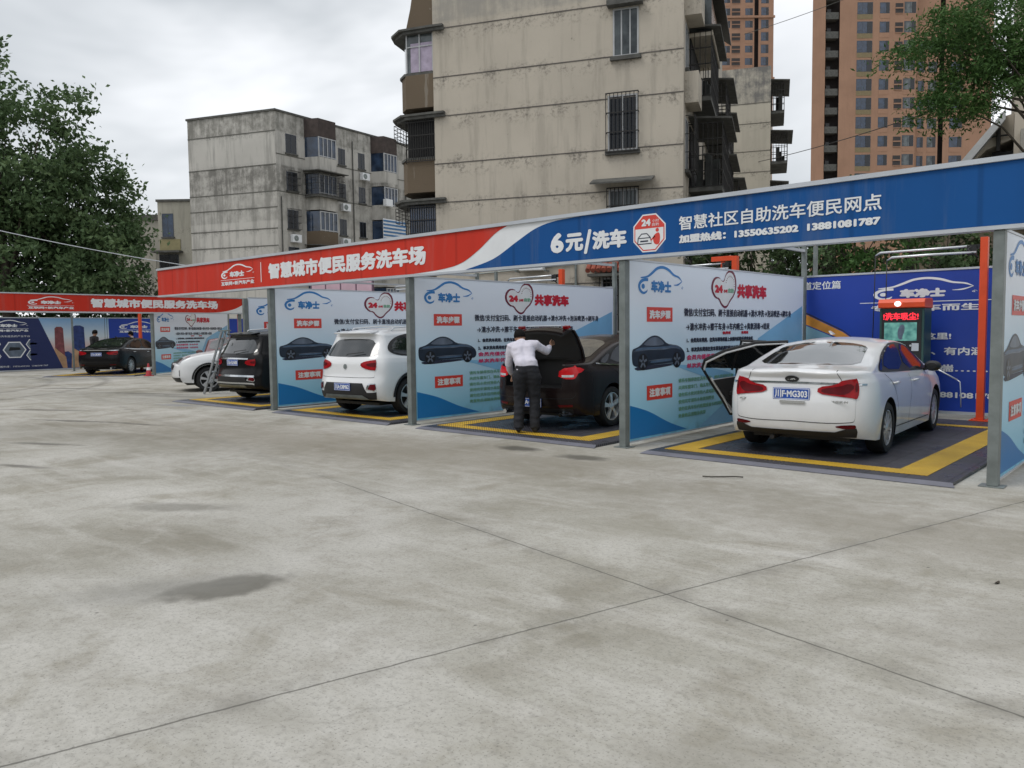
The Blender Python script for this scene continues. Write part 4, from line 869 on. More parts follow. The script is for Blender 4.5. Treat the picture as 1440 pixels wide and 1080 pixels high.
# ---------------------------------------------------------------- further saloons
def saloon(P, lamps, rimstyle=(10, 'multi'), lamp_mat=None):
    c = Car(dict(dict(cat='car', group='cars in the wash bays', L=4.72, W=1.82, axr=-1.36, axf=1.40, wr=.325, arch=.375, tum=.36, ar=.52, af=.8, n=2.9,
        top=[(-2.36, 1.03), (-2.28, 1.06), (-2.05, 1.08), (-1.82, 1.10), (-1.62, 1.17), (-1.3, 1.30), (-1.0, 1.39), (-.65, 1.45), (-.25, 1.475), (.1, 1.468), (.4, 1.43), (.75, 1.29), (1.08, 1.12), (1.2, 1.07), (1.5, 1.02), (1.9, .95), (2.2, .85), (2.36, .72)],
        bot=[(-2.36, .27), (-1.9, .22), (-1.0, .19), (1.2, .19), (2.0, .2), (2.36, .22)], belt=[(-2.36, 1.0), (-1.2, .985), (0, .955), (1.3, .91), (2.36, .8)],
        side=SED_SIDE, rear=[(.2, .12), (.32, .03), (.45, 0), (.6, 0), (.72, .015), (.85, .03), (.97, .03), (1.1, .0)], front=[(.2, -.1), (.35, 0), (.55, 0), (.75, -.06), (.9, -.15)]), **P)).body()
    c.wheels(*rimstyle)
    GS = dict(all=[(-1.72, 1.04), (-1.40, .995), (-.3, .965), (1.06, .935), (1.10, .96), (.60, 1.225), (.22, 1.355), (-.2, 1.40), (-.65, 1.38), (-1.2, 1.25)], pane=[(-1.36, 1.03), (-.32, .995), (-.25, 1.37), (-.68, 1.35), (-1.13, 1.235)])
    c.glasshouse(GS, dict(pane=[(-.24, .995), (.96, .96), (.57, 1.20), (.2, 1.33), (-.17, 1.375)]), [(-1.65, 1.045), (-1.43, 1.015), (-1.23, 1.21)])
    c.decal('rear_window', [(-1.82, .66), (-1.82, -.66), (-1.32, -.59), (-.95, -.54), (-.93, 0), (-.95, .54), (-1.32, .59)], 'top', M['glass_sky'], .004, smooth=2)
    c.decal('windscreen', [(1.10, .67), (1.17, 0), (1.10, -.67), (.74, -.61), (.46, -.56), (.42, 0), (.46, .56), (.74, .61)], 'top', M['glass'], .004, smooth=2)
    for sd in (1, -1):
        tl = c.decal('tail_lamp', lamps, 'wrapr', lamp_mat or M['lamp_red'], .012, sd, smooth=1)
        cx_ = sum(p[0] for p in lamps) / len(lamps); cz_ = sum(p[1] for p in lamps) / len(lamps)
        c.decal('lamp_inner', [(.56, .825), (.56, .862), (.92, .87), (.95, .835)] if P.get('boot') else [(cx_ + (p[0] - cx_) * .55, cz_ - .035 + (p[1] - cz_) * .32) for p in lamps], 'wrapr', M['lamp_clear'] if P.get('boot') else M['lamp_dark'], .015, sd, parent=tl, smooth=0)
        c.decal('headlamp', [(.42, .66), (.85, .80), (1.16, .87), (1.2, .79), (.8, .66), (.5, .6)], 'wrapf', M['lamp_clear'], .008, sd)
        for x0, z0, x1 in ((-.18, .93, -.30), (1.0, .90, .94)): c.seam([(x0, z0), (x0 - .02, .7), (x1, .45), (x1 - .01, .26)], 'side', .008, sd)
        c.seam([(-1.42, .985), (-1.16, .84), (-1.02, .66), (-.94, .50)], 'side', .008, sd); c.seam([(-1.74, 1.03), (-1.2, .985), (-.3, .958), (1.05, .925)], 'side', .022, sd, M['chrome'], .010, 'window_trim', parent=c.root)
        c.handle(-1.05, .86, sd, M['chrome']); c.handle(.06, .84, sd, M['chrome']); c.mirror(.88, .945, sd=sd)
        c.decal('bumper_reflector', [(.50, .40), (.80, .41), (.80, .375), (.52, .365)], 'wrapr', M['lamp_dark'], .008, sd, smooth=0)
        b = MB(); b.tube([(-2.05, sd * .56, .25), (-2.335, sd * .56, .25)], .035, 12); b.build('exhaust', M['chrome'], c.root)
        c.decal('exhaust_trim', [(.40, .30), (.66, .30), (.70, .26), (.38, .26)], 'wrapr', M['chrome'], .012, sd, smooth=0)
    c.seam([(0, .50), (.5, .495), (.9, .52), (1.2, .58)], 'wrapr', .010, 1); c.seam([(0, .50), (.5, .495), (.9, .52), (1.2, .58)], 'wrapr', .010, -1)
    c.decal('bumper_valance', [(-.82, .26), (-.8, .34), (.8, .34), (.82, .26)], 'wrapr', M['black'], .008, 1, smooth=0)
    c.decal('grille', [(-.42, .62), (.42, .62), (.36, .42), (-.36, .42)], 'front', M['black'], .008)
    if P.get('boot'): return c
    b = MB(); b.prism([(-.80, 1.425), (-.62, 1.45), (-.82, 1.50), (-.88, 1.495)], lambda a, q, d: (a, d, q), -.014, .014); b.build('aerial_fin', c.P['paint'], c.root, bevel=.004)
    return c
bs = saloon(dict(name='parked_car', label='black brown sedan with its boot lid raised beside the man in white', loc=(-8.25, 11.92, .04), rz=R(92), paint=M['car_brown'], boot=(-2.6, -.56, .66, -1.62, .56, 1.5)),
    [(.50, .80), (.52, .96), (.80, 1.0), (1.2, 1.01), (1.52, .985), (1.6, .93), (1.35, .85), (1.0, .80)], (5, 'twin'), M['lamp_bright'])
bs.plate('川A·8J632', .42)
bi = MB(); bi.box(-1.64, -.555, .665, -1.625, .555, 1.09); bi.build('boot_lining', M['black'], bs.root)
bl = thing('boot_lid', None, None); bl.parent = bs.root; bl.location = (-1.72, 0, 1.10)
def lidprof(off): return [(0 + 0, -off), (-.22, -.01 - off), (-.42, -.03 - off), (-.53, -.055 - off), (-.555 + off * .6, -.12), (-.56 + off, -.22), (-.548 + off, -.33)]
def lid(off0, off1, name, mat, inset=0.0):
    a, b_ = lidprof(off0), lidprof(off1); mb = MB(); V = []; nY = 9
    for pr in (a, b_):
        for (x, z) in pr:
            for j in range(nY):
                t = -1 + 2 * j / (nY - 1); hwid = .63 - .11 * min(1, (-x / .56)) ** 2 - .04 * (z < -.2) - inset; V.append((x + .045 * t * t, hwid * t, z - .012 * t * t))
    n = len(a); k = n * nY; F = []
    for s_ in range(2):
        for i in range(n - 1):
            for j in range(nY - 1): F.append((s_ * k + i * nY + j, s_ * k + i * nY + j + 1, s_ * k + (i + 1) * nY + j + 1, s_ * k + (i + 1) * nY + j))
    edge = [j for j in range(nY)] + [i * nY + nY - 1 for i in range(1, n)] + [(n - 1) * nY + j for j in range(nY - 2, -1, -1)] + [i * nY for i in range(n - 2, 0, -1)]
    for q in range(len(edge)): F.append((edge[q], edge[(q + 1) % len(edge)], k + edge[(q + 1) % len(edge)], k + edge[q]))
    mb.add(V, F); return mb.build(name, mat, bl, 'angle')
lid(0, .028, 'lid_skin', M['car_brown']); lid(.029, .06, 'lid_lining', M['black'], .04)
b = MB(); b.tube([(-.568, -.34, -.145), (-.572, 0, -.148), (-.568, .34, -.145)], .011, 8); b.build('lid_trim', M['chrome'], bl)
for sd in (-1, 1):
    b = MB(); b.prism([(-.53, -.11), (-.574, -.13), (-.578, -.21), (-.53, -.20)], lambda a, q, d: (a, d, q), sd * .40, sd * .50); b.build('lid_lamp', M['lamp_red'], bl, bevel=.006)
    b = MB(); b.tube([(.05, sd * .54, -.10), (-.05, sd * .54, .02), (-.10, sd * .54, -.03)], .018, 8); b.build('lid_hinge', M['black'], bl)
bl.rotation_euler = (0, R(77), 0)
ds = saloon(dict(name='parked_car', label='black sedan in the far wash row beside the traffic cone', loc=(-34.75, 14.3, 0.04), rz=R(90 + 40), paint=M['car_black']),
    [(.42, .80), (.40, .885), (.70, .93), (1.1, .95), (1.45, .93), (1.42, .84), (1.1, .79), (.7, .77)])
ds.plate('川A·2K98V', .80); ds.seam([(-.8, .955), (0, .965), (.8, .955)], 'rear', .028, 1, M['chrome'], .010, 'boot_trim', parent=ds.root)
ms = saloon(dict(name='parked_car', label='maroon sedan seen past the ladder behind the white front-facing SUV', loc=(-26.0, 14.2, 0.0), rz=R(-28), paint=M['car_maroon']),
    [(.66, .80), (.66, .90), (.78, .985), (1.0, 1.0), (1.25, .985), (1.42, .95), (1.30, .86), (1.05, .80)])

# ---------------------------------------------------------------- tall five-door cars
SUV_SIDE = [(0, .88), (.06, .94), (.14, .965), (.3, .985), (.5, 1.0), (.66, 1.0), (.8, .995), (.92, .975), (1.0, .94)]
def suv(P, lamp, rim=(5, 'twin'), chrome_bumper=False, trim=None):
    c = Car(dict(dict(cat='car', group='cars in the wash bays', L=4.36, W=1.82, axr=-1.30, axf=1.30, wr=.345, arch=.40, tum=.42, ar=.5, af=.75, n=3.0,
        top=[(-2.18, 1.57), (-1.9, 1.595), (-1.4, 1.63), (-.8, 1.655), (-.3, 1.655), (.1, 1.63), (.45, 1.54), (.85, 1.30), (1.12, 1.13), (1.25, 1.10), (1.6, 1.06), (1.95, .99), (2.12, .90), (2.18, .80)],
        bot=[(-2.18, .33), (-1.9, .28), (-1.0, .24), (1.2, .24), (2.0, .26), (2.18, .28)], belt=[(-2.18, 1.10), (-1.2, 1.07), (0, 1.02), (1.3, .98), (2.18, .9)],
        side=SUV_SIDE, rear=[(.25, .10), (.38, .01), (.5, -.01), (.62, 0), (.72, .05), (.85, .07), (.98, .08), (1.06, .11), (1.2, .20), (1.35, .30), (1.46, .36), (1.50, .36), (1.56, .30), (1.62, .30)],
        front=[(.25, -.12), (.4, -.01), (.55, 0), (.8, -.03), (.95, -.10), (1.1, -.2)]), **P)).body()
    c.wheels(*rim)
    GS = dict(all=[(-1.78, 1.19), (-1.45, 1.10), (-.3, 1.05), (1.05, 1.02), (1.10, 1.04), (.70, 1.32), (.38, 1.48), (0, 1.545), (-.7, 1.555), (-1.35, 1.51), (-1.70, 1.36)], pane=[(-1.12, 1.115), (-.32, 1.08), (-.25, 1.52), (-.7, 1.525), (-1.10, 1.505)])
    c.glasshouse(GS, dict(pane=[(-.24, 1.08), (.98, 1.055), (.66, 1.30), (.34, 1.455), (-.02, 1.515), (-.17, 1.52)]), [(-1.69, 1.19), (-1.42, 1.135), (-1.19, 1.125), (-1.17, 1.48), (-1.38, 1.46), (-1.60, 1.34)])
    c.decal('rear_window', [(-.70, 1.13), (-.5, 1.10), (.5, 1.10), (.70, 1.13), (.69, 1.20), (.52, 1.40), (.36, 1.43), (-.36, 1.43), (-.52, 1.40), (-.69, 1.20)], 'rear', M['glass'], .004, smooth=1)
    c.decal('windscreen', [(1.08, .68), (1.14, 0), (1.08, -.68), (.75, -.63), (.48, -.58), (.44, 0), (.48, .58), (.75, .63)], 'top', M['glass'], .004, smooth=2)
    for sd in (1, -1):
        tl = c.decal('tail_lamp', lamp, 'wrapr', M['lamp_red'], .012, sd, smooth=1); cx_ = sum(p[0] for p in lamp) / len(lamp); cz_ = sum(p[1] for p in lamp) / len(lamp)
        c.decal('lamp_inner', [(cx_ + (p[0] - cx_) * .62, cz_ + (p[1] - cz_) * .42) for p in lamp], 'wrapr', M['lamp_dark'], .015, sd, parent=tl)
        c.decal('bumper_lamp', [(.58, .50), (.62, .62), (.98, .615), (1.06, .50), (.8, .47)], 'wrapr', M['chrome'], .008, sd, smooth=0); c.decal('bumper_reflector', [(.62, .51), (.66, .60), (.94, .598), (1.01, .51), (.8, .485)], 'wrapr', M['lamp_dark'], .012, sd, smooth=0)
        for x0, z0, x1 in ((-.18, 1.02, -.28), (.98, .98, .93)): c.seam([(x0, z0), (x0 - .02, .8), (x1, .5), (x1 - .01, .34)], 'side', .008, sd)
        c.seam([(-1.28, 1.08), (-1.10, .92), (-.98, .72), (-.90, .52)], 'side', .008, sd)
        c.decal('sill_cladding', [(-.90, .25), (-.88, .42), (.88, .40), (.90, .25)], 'side', M['black'], .010, sd, smooth=0)
        for ax_ in (c.P['axr'], c.P['axf']):
            rr = c.P['arch']; pl = [(ax_ + (rr + .055) * math.cos(PI * k / 16), c.P['wr'] + .01 + (rr + .055) * math.sin(PI * k / 16)) for k in range(17)]; pi = [(ax_ + (rr + .006) * math.cos(PI * k / 16), c.P['wr'] + .01 + (rr + .006) * math.sin(PI * k / 16)) for k in range(17)]
            c.decal('arch_trim', pl + pi[::-1], 'side', M['black'], .012, sd, smooth=0, grid=.04)
        c.handle(-.98, .93, sd); c.handle(.06, .90, sd); c.mirror(.86, 1.03, sd=sd)
        b = MB(); z_ = 1.60; b.tube([(-1.45, sd * .55, 1.56), (-1.38, sd * .56, 1.635), (-.6, sd * .57, 1.68), (.1, sd * .57, 1.655), (.22, sd * .57, 1.58)], .016, 8); b.build('roof_rail', M['silver'] if trim is None else trim, c.root, smooth=True)
        c.decal('headlamp', [(.44, .78), (.46, .88), (.8, .965), (1.2, 1.0), (1.30, .95), (1.05, .82), (.7, .76)], 'wrapf', M['lamp_clear'], .010, sd)
        fr_ = c.decal('fog_recess', [(.74, .44), (.74, .62), (1.0, .62), (1.08, .52), (1.0, .44)], 'wrapf', M['black'], .008, sd); c.decal('fog_lamp', [(.88 + .055 * math.cos(k * PI / 8), .53 + .055 * math.sin(k * PI / 8)) for k in range(16)], 'wrapf', M['lamp_clear'], .014, sd, smooth=0, parent=fr_)
    c.decal('bumper_cladding', [(-1.1, .32), (-1.08, .46), (-.6, .45), (-.5, .62), (.5, .62), (.6, .45), (1.08, .46), (1.1, .32)], 'wrapr', M['black'], .006, 1, smooth=0)
    c.decal('skid_plate', [(-.62, .325), (-.50, .40), (.50, .40), (.62, .325)], 'wrapr', M['steel'], .012, 1, smooth=0)
    c.decal('front_cladding', [(-1.1, .28), (-1.08, .42), (-.55, .40), (.55, .40), (1.08, .42), (1.1, .28)], 'wrapf', M['black'], .008, 1, smooth=0)
    gr = c.decal('grille', [(-.44, .70), (-.40, .92), (.40, .92), (.44, .70), (.34, .62), (-.34, .62)], 'front', M['black'], .010, smooth=0)
    for z_ in (.68, .745, .81, .875): c.seam([(-.38, z_), (0, z_), (.38, z_)], 'front', .016, 1, M['chrome'], .016, 'grille_bar', parent=gr)
    if chrome_bumper:
        for z_, w_ in ((.60, .04), (.44, .035)): c.seam([(-.98, z_ - .02), (-.6, z_), (0, z_), (.6, z_), (.98, z_ - .02)], 'wrapr', w_, 1, M['chrome'], .016, 'bumper_strip', parent=c.root)
        c.seam([(-.55, .985), (0, .99), (.55, .985)], 'rear', .03, 1, M['chrome'], .014, 'tailgate_trim', parent=c.root)
    else:
        c.seam([(0, .72), (.5, .72), (.74, .74), (.80, .86)], 'wrapr', .008, 1); c.seam([(0, .72), (.5, .72), (.74, .74), (.80, .86)], 'wrapr', .008, -1)
    b = MB(); h, n = c.ray('rear', 0, 1.10); b.tube([(h.x - .02, .0, 1.12), (h.x - .03, -.03, 1.15), (h.x + .02, -.42, 1.19)], .008, 6); b.build('wiper', M['black'], c.root)
    sp = MB(); h, n = c.ray('rear', 0, 1.50); sp.prism([(h.x - .10, 1.525), (h.x - .115, 1.55), (h.x + .12, 1.59), (h.x + .14, 1.55)], lambda a, q, d: (a, d, q), -.50, .50); sp.build('roof_spoiler', c.P['paint'], c.root, bevel=.012)
    return c
zs = suv(dict(name='parked_car', label='white crossover parked rear first in view beside the left of the open-boot sedan bay', loc=(-12.47, 11.15, .04), rz=R(94.5), paint=M['car_white']),
    [(.40, .93), (.42, 1.00), (.66, 1.045), (.95, 1.06), (1.22, 1.03), (1.08, .90), (.80, .85), (.56, .87)])
zs.root['label'] = 'white crossover with black bumper cladding, seen from behind in its bay'
zs.plate('川A·D8M62', .545); bd = zs.decal('badge', [(.05 * math.cos(k * PI / 4 + .39), .92 + .05 * math.sin(k * PI / 4 + .39)) for k in range(8)], 'rear', M['steel'], .010, smooth=0)
bk = suv(dict(name='parked_car', label='black SUV with chrome bumper strips, half hidden by the bay post', loc=(-17.05, 11.5, .04), rz=R(93), paint=M['car_black'], L=4.5,
    ), [(.46, .86), (.48, .96), (.8, .985), (1.15, 1.0), (1.25, .92), (1.1, .84), (.8, .82)], chrome_bumper=True)
bk.plate('川A·5LN08', .90)
hv = suv(dict(name='parked_car', label='white SUV facing out of the row with the stepladder at its front wheel', loc=(-21.25, 12.45, .0), rz=R(-112), paint=M['car_white'], L=4.62, axr=-1.36, axf=1.40, W=1.85),
    [(.46, .86), (.48, .96), (.8, .985), (1.15, 1.0), (1.25, .92), (1.1, .84), (.8, .82)], (6, 'twin'))
# ================================================================ people
M['skin'] = plain('skin', (.42, .235, .155), .5, vary=.06, scale=20)
M['hair'] = plain('black_hair', (.006, .005, .005), .7, vary=.3, scale=60, spec=.12)
M['shirt'] = plain('white_shirt', (.62, .60, .68), .75, vary=.06, scale=14, bump=.8, bscale=9)
M['trousers'] = plain('dark_trousers', (.010, .011, .015), .8, vary=.25, scale=10, bump=.3, bscale=14)
M['jacket'] = plain('black_jacket', (.014, .014, .016), .75, vary=.3, scale=10); M['cream'] = plain('cream_top', (.62, .56, .52), .75, vary=.1, scale=10); M['navy_cloth'] = plain('navy_cloth', (.03, .035, .07), .8, vary=.2, scale=10)
def skin_mesh(nodes, edges, root=0, sub=2):        # nodes: (x,y,z,rx,ry)
    me = bpy.data.meshes.new('skin'); me.from_pydata([n[:3] for n in nodes], edges, []); me.update()
    o = bpy.data.objects.new('skin', me); COL.objects.link(o)
    md = o.modifiers.new('s', 'SKIN'); md.use_smooth_shade = True; md.branch_smoothing = .6
    for i, n in enumerate(nodes):
        v = me.skin_vertices[0].data[i]; v.radius = (n[3], n[4] if len(n) > 4 else n[3]); v.use_root = (i == root)
    sb = o.modifiers.new('u', 'SUBSURF'); sb.levels = sub; sb.render_levels = sub
    dg = bpy.context.evaluated_depsgraph_get(); dg.update()
    nm = bpy.data.meshes.new_from_object(o.evaluated_get(dg)); bpy.data.objects.remove(o)
    for p in nm.polygons: p.use_smooth = True
    return nm
def cloth_mesh(tubes, amp, seed):
    b = MB()
    for pts, rs in tubes:
        b.tube(pts, rs, 16)
        for q, r_ in ((pts[0], rs[0]), (pts[-1], rs[-1])): pass
    me = b.mesh('cloth'); o = bpy.data.objects.new('cloth', me); COL.objects.link(o)
    m_ = o.modifiers.new('r', 'REMESH'); m_.mode = 'VOXEL'; m_.voxel_size = .014
    k_ = o.modifiers.new('s', 'SMOOTH'); k_.factor = .6; k_.iterations = 7
    dg = bpy.context.evaluated_depsgraph_get(); dg.update(); nm = bpy.data.meshes.new_from_object(o.evaluated_get(dg)); bpy.data.objects.remove(o)
    from mathutils import noise
    for v, n in zip(nm.vertices, [v.normal.copy() for v in nm.vertices]):
        c = v.co; w = noise.noise(Vector((c.x * 7 + c.z * 5, c.y * 7 - c.z * 3, c.z * 16 + seed))) + .6 * noise.noise(Vector((c.x * 18, c.y * 18, c.z * 26 + seed))); v.co = c + n * amp * w
    for q in nm.polygons: q.use_smooth = True
    return nm
def person(label, loc, rz, J, top, bottom, hairlong=0, group=None):
    t = thing('person', label, 'person', loc, rz, group); V = Vector
    N = []; E = []
    def add(p, r, ry=None, link=None): N.append((*p, r, ry or r)); (E.append((link, len(N) - 1)) if link is not None else None); return len(N) - 1
    pel = add(J['pelvis'], .11, .09); ch0 = add(V(J['pelvis']).lerp(V(J['chest']), .5), .095, .075, pel); ch = add(J['chest'], .09, .07, ch0)
    nk0 = add(J['neck'], .06, .06, ch); hd = V(J['head']); nk = V(J['neck']); up = (hd - nk).normalized(); fw = V(J['face']).normalized(); rt = fw.cross(up).normalized()
    a = add(hd - up * .085 + fw * .02, .066, .07, nk0); b_ = add(hd - up * .02 + fw * .008, .076, .088, a); c_ = add(hd + up * .055, .074, .088, b_); add(hd + up * .092, .045, .055, c_)
    add(hd - up * .035 + fw * .112, .016, .012, b_)                                       # nose
    for s_ in (-1, 1): add(hd - up * .02 + rt * s_ * .088, .018, .022, b_)                # ears
    arms = {}
    for s_, k in ((-1, 'l'), (1, 'r')):
        sh = add(V(J['sh_' + k]) - V((0, 0, .025)), .040, .040, ch); el = add(J['el_' + k], .040, .043, sh); wr = add(J['wr_' + k], .029, .026, el)
        d = (V(J['wr_' + k]) - V(J['el_' + k])).normalized(); side = V(J['palm_' + k]).normalized(); nrm = d.cross(side).normalized()
        pm = add(V(J['wr_' + k]) + d * .055, .034, .020, wr); arms[k] = (V(J['wr_' + k]) + d * .055, d, side, nrm)
        for i, (off, ln) in enumerate(((-.030, .062), (-.010, .074), (.010, .070), (.029, .056))):
            p0 = V(J['wr_' + k]) + d * .095 + side * off; f1 = add(p0, .0095, .0095, pm); f2 = add(p0 + d * ln * .5 - nrm * .008, .0085, .0085, f1); add(p0 + d * ln * .85 - nrm * .034, .0075, .0075, f2)
        t1 = add(V(J['wr_' + k]) + d * .045 - side * .040, .012, .011, pm); t2 = add(V(J['wr_' + k]) + d * .085 - side * .062 - nrm * .01, .0105, .010, t1); add(V(J['wr_' + k]) + d * .112 - side * .066 - nrm * .024, .009, .009, t2)
    for k in 'lr':
        hp = add(J['hip_' + k], .088, .088, pel); kn = add(J['kn_' + k], .058, .058, hp); an = add(J['an_' + k], .040, .042, kn); f_ = V(J['toe_' + k]); an2 = add(V(J['an_' + k]) - V((0, 0, .045)), .038, .04, an); add(f_, .032, .028, an2)
    mobj('body', skin_mesh(N, E, 0), M['skin'], t)
    # cloth: torso with sleeves, and trousers, each one remeshed surface with small folds
    rtt = (V(J['sh_r']) - V(J['sh_l'])).normalized(); P_, C_, N_ = V(J['pelvis']), V(J['chest']), V(J['neck']); Z = V((0, 0, 1)); tubes = []
    for s_, k in ((-1, 'l'), (1, 'r')):
        sh, el, wr = V(J['sh_' + k]), V(J['el_' + k]), V(J['wr_' + k]); cl = sh.lerp(N_, .42); o = rtt * s_
        tubes.append(([P_ + o * .062 + Z * .0, P_ + o * .06 + Z * .10, P_.lerp(C_, .55) + o * .060, C_ + o * .078, cl], [.118, .114, .110, .112, .072]))
        tubes.append(([C_ + o * .06, cl - Z * .015, sh, sh.lerp(el, .5), el, el.lerp(wr, .45), el.lerp(wr, .86)], [.10, .078, .074, .066, .060, .054, .047]))
    tubes.append(([C_, C_.lerp(N_, .6), N_ + (N_ - C_) * .12], [.11, .085, .064]))
    mobj('shirt', cloth_mesh(tubes, .009, 1), top, t)
    tubes = []
    for s_, k in ((-1, 'l'), (1, 'r')):
        hp, kn, an = V(J['hip_' + k]), V(J['kn_' + k]), V(J['an_' + k]); o = rtt * s_
        tubes.append(([P_ + o * .058 + Z * .075, P_ + o * .060, hp + o * .01 - Z * .06, hp.lerp(kn, .5), kn, kn.lerp(an, .5), an - Z * .03], [.122, .128, .124, .104, .088, .082, .076]))
    mobj('trousers', cloth_mesh(tubes, .010, 5), bottom, t)
    for k in 'lr':
        an = V(J['an_' + k]); f_ = V(J['toe_' + k]); dd = (f_ - an); dd.z = 0; dd.normalize()
        me = skin_mesh([(*(V((an.x, an.y, an.z - .035)) - dd * .06), .05, .042), (*(V((an.x, an.y, an.z - .035)) + dd * .05), .05, .042), (*(V((f_.x, f_.y, an.z - .048))), .046, .03)], [(0, 1), (1, 2)], 0)
        lo = min(v.co.z for v in me.vertices)
        for v in me.vertices: v.co.z = max(v.co.z, .0) if lo < 0 else v.co.z
        mobj('shoe', me, M['black'], t)
    # hair cap
    b = MB(); n = 20; rows = []
    for i in range(9):
        th = PI * .78 * i / 8
        for j in range(n):
            ph = 2 * PI * j / n; back = -math.cos(ph)      # +1 at the nape
            thl = th * (.72 + .28 * (back + 1) / 2 + hairlong * .35 * (back > -.3))
            w = rt * math.sin(thl) * math.sin(ph) * .092 + fw * math.sin(thl) * math.cos(ph) * .108 + up * (math.cos(thl) * .112) + up * .012
            wob = 1 + .05 * math.sin(ph * 7 + i * 2.1) * math.sin(i * 1.3 + ph * 3); p = hd + w * wob; rows.append(tuple(p))
    fs = []
    for i in range(8):
        for j in range(n): fs.append((i * n + j, i * n + (j + 1) % n, (i + 1) * n + (j + 1) % n, (i + 1) * n + j))
    b.add(rows, fs); b.build('hair', M['hair'], t, smooth=True)
    for s_ in (-1, 1):
        b = MB(); e = hd + fw * .086 + rt * s_ * .032 + up * .005; b.lathe([(.001, -.008), (.008, -.006), (.011, 0), (.008, .006), (.001, .008)], 10, lambda r, a_, z: tuple(e + rt * r * math.cos(a_) + up * (r * .7 * math.sin(a_)) + fw * z)); b.build('eye', M['black'], t)
    return t
man = dict(pelvis=(.0, -.02, .95), chest=(-.07, .16, 1.26), neck=(-.105, .245, 1.39), head=(-.13, .33, 1.475), face=(-.15, .8, -.55),
    sh_l=(-.255, .16, 1.32), el_l=(-.30, .24, 1.03), wr_l=(-.27, .42, .86), palm_l=(.2, .9, .4), sh_r=(.13, .21, 1.335), el_r=(.285, .34, 1.22), wr_r=(.33, .52, 1.30), palm_r=(.3, .4, -.9),
    hip_l=(-.095, -.01, .90), kn_l=(-.115, .04, .50), an_l=(-.13, -.04, .09), toe_l=(-.15, .11, .045), hip_r=(.095, -.01, .90), kn_r=(.115, .05, .50), an_r=(.12, -.02, .09), toe_r=(.15, .13, .045))
person('man in white shirt and dark trousers bending to the open boot of the black sedan', (-7.90, 9.16, .042), R(36), man, M['shirt'], M['trousers'], group=None)
st = dict(pelvis=(0, 0, .93), chest=(0, .02, 1.27), neck=(0, .03, 1.42), head=(0, .06, 1.55), face=(0, 1, -.15), sh_l=(-.19, .02, 1.36), el_l=(-.25, .0, 1.08), wr_l=(-.22, .16, .92), palm_l=(0, .6, .8), sh_r=(.19, .02, 1.36), el_r=(.25, .06, 1.09), wr_r=(.16, .26, 1.04), palm_r=(.2, .4, .9),
    hip_l=(-.09, 0, .88), kn_l=(-.10, .03, .48), an_l=(-.11, -.01, .09), toe_l=(-.13, .13, .045), hip_r=(.09, 0, .88), kn_r=(.10, .02, .48), an_r=(.11, -.02, .09), toe_r=(.13, .12, .045))
person('person in a black jacket with dark hair behind the far black sedan', (-36.9, 13.8, 0.0), R(-50), st, M['jacket'], M['trousers']).scale = (1.1, 1.1, 1.1)
person('person in a cream top standing past the roof of the far black sedan', (-36.6, 15.35, 0), R(160), st, M['cream'], M['navy_cloth'], .6).scale = (1.06, 1.06, 1.06)

# ================================================================ stepladder, cone, dropped things
ld = thing('stepladder', 'grey aluminium stepladder standing open before the white SUV', 'stepladder', (-19.9, 10.76, 0), R(46))
M['alum'] = plain('aluminium', (.36, .37, .38), .42, .6, .12, 9)
for sy in (-.22, .22):
    b = MB(); b.bar((-.52, sy * 1.15, .02), (-.03, sy * .8, 1.66), .10, .04); b.build('front_rail', M['alum'], ld, bevel=.004)
    b = MB(); b.bar((.50, sy * 1.1, .02), (.03, sy * .75, 1.62), .06, .03); b.build('rear_rail', M['alum'], ld, bevel=.004)
    b = MB(); b.bar((-.26, sy * .98, .85), (.25, sy * .93, .85), .022, .012); b.build('spreader', M['steel'], ld)
for i in range(5):
    z = .30 + i * .29; x = -.52 + .49 * (z - .02) / 1.64; w = .22 * (1.15 - .35 * (z / 1.66)); b = MB(); b.box(x - .05, -w + .02, z - .014, x + .05, w - .02, z + .014); b.build('step', M['alum'], ld)
b = MB(); b.box(-.12, -.19, 1.665, .12, .19, 1.70); b.build('top_cap', M['steel'], ld, bevel=.006)
for i in range(3):
    z = .4 + i * .42; x = .50 - .47 * (z / 1.6); b = MB(); b.bar((x, -.2, z), (x, .2, z), .022); b.build('rear_brace', M['alum'], ld)
cn = thing('traffic_cone', 'faded red traffic cone with a pale band by the far grey post', 'traffic cone', (-31.0, 13.55, 0)); cn.scale = (.85, .85, .85)
M['cone_red'] = plain('cone_red', (.45, .04, .05), .6, vary=.15); b = MB(); b.lathe([(.001, .58), (.028, .58), (.032, .57), (.13, .035), (.001, .035)], 24); b.build('cone_body', M['cone_red'], cn, 'angle')
b = MB(); b.lathe([(.064, .40), (.0905, .27)], 24, lambda r, a, z: ((r + .0015) * math.cos(a), (r + .0015) * math.sin(a), z)); b.build('reflective_band', M['white'], cn, True)
b = MB(); b.box(-.17, -.17, .003, .17, .17, .034); b.build('cone_base', M['cone_red'], cn, bevel=.008)
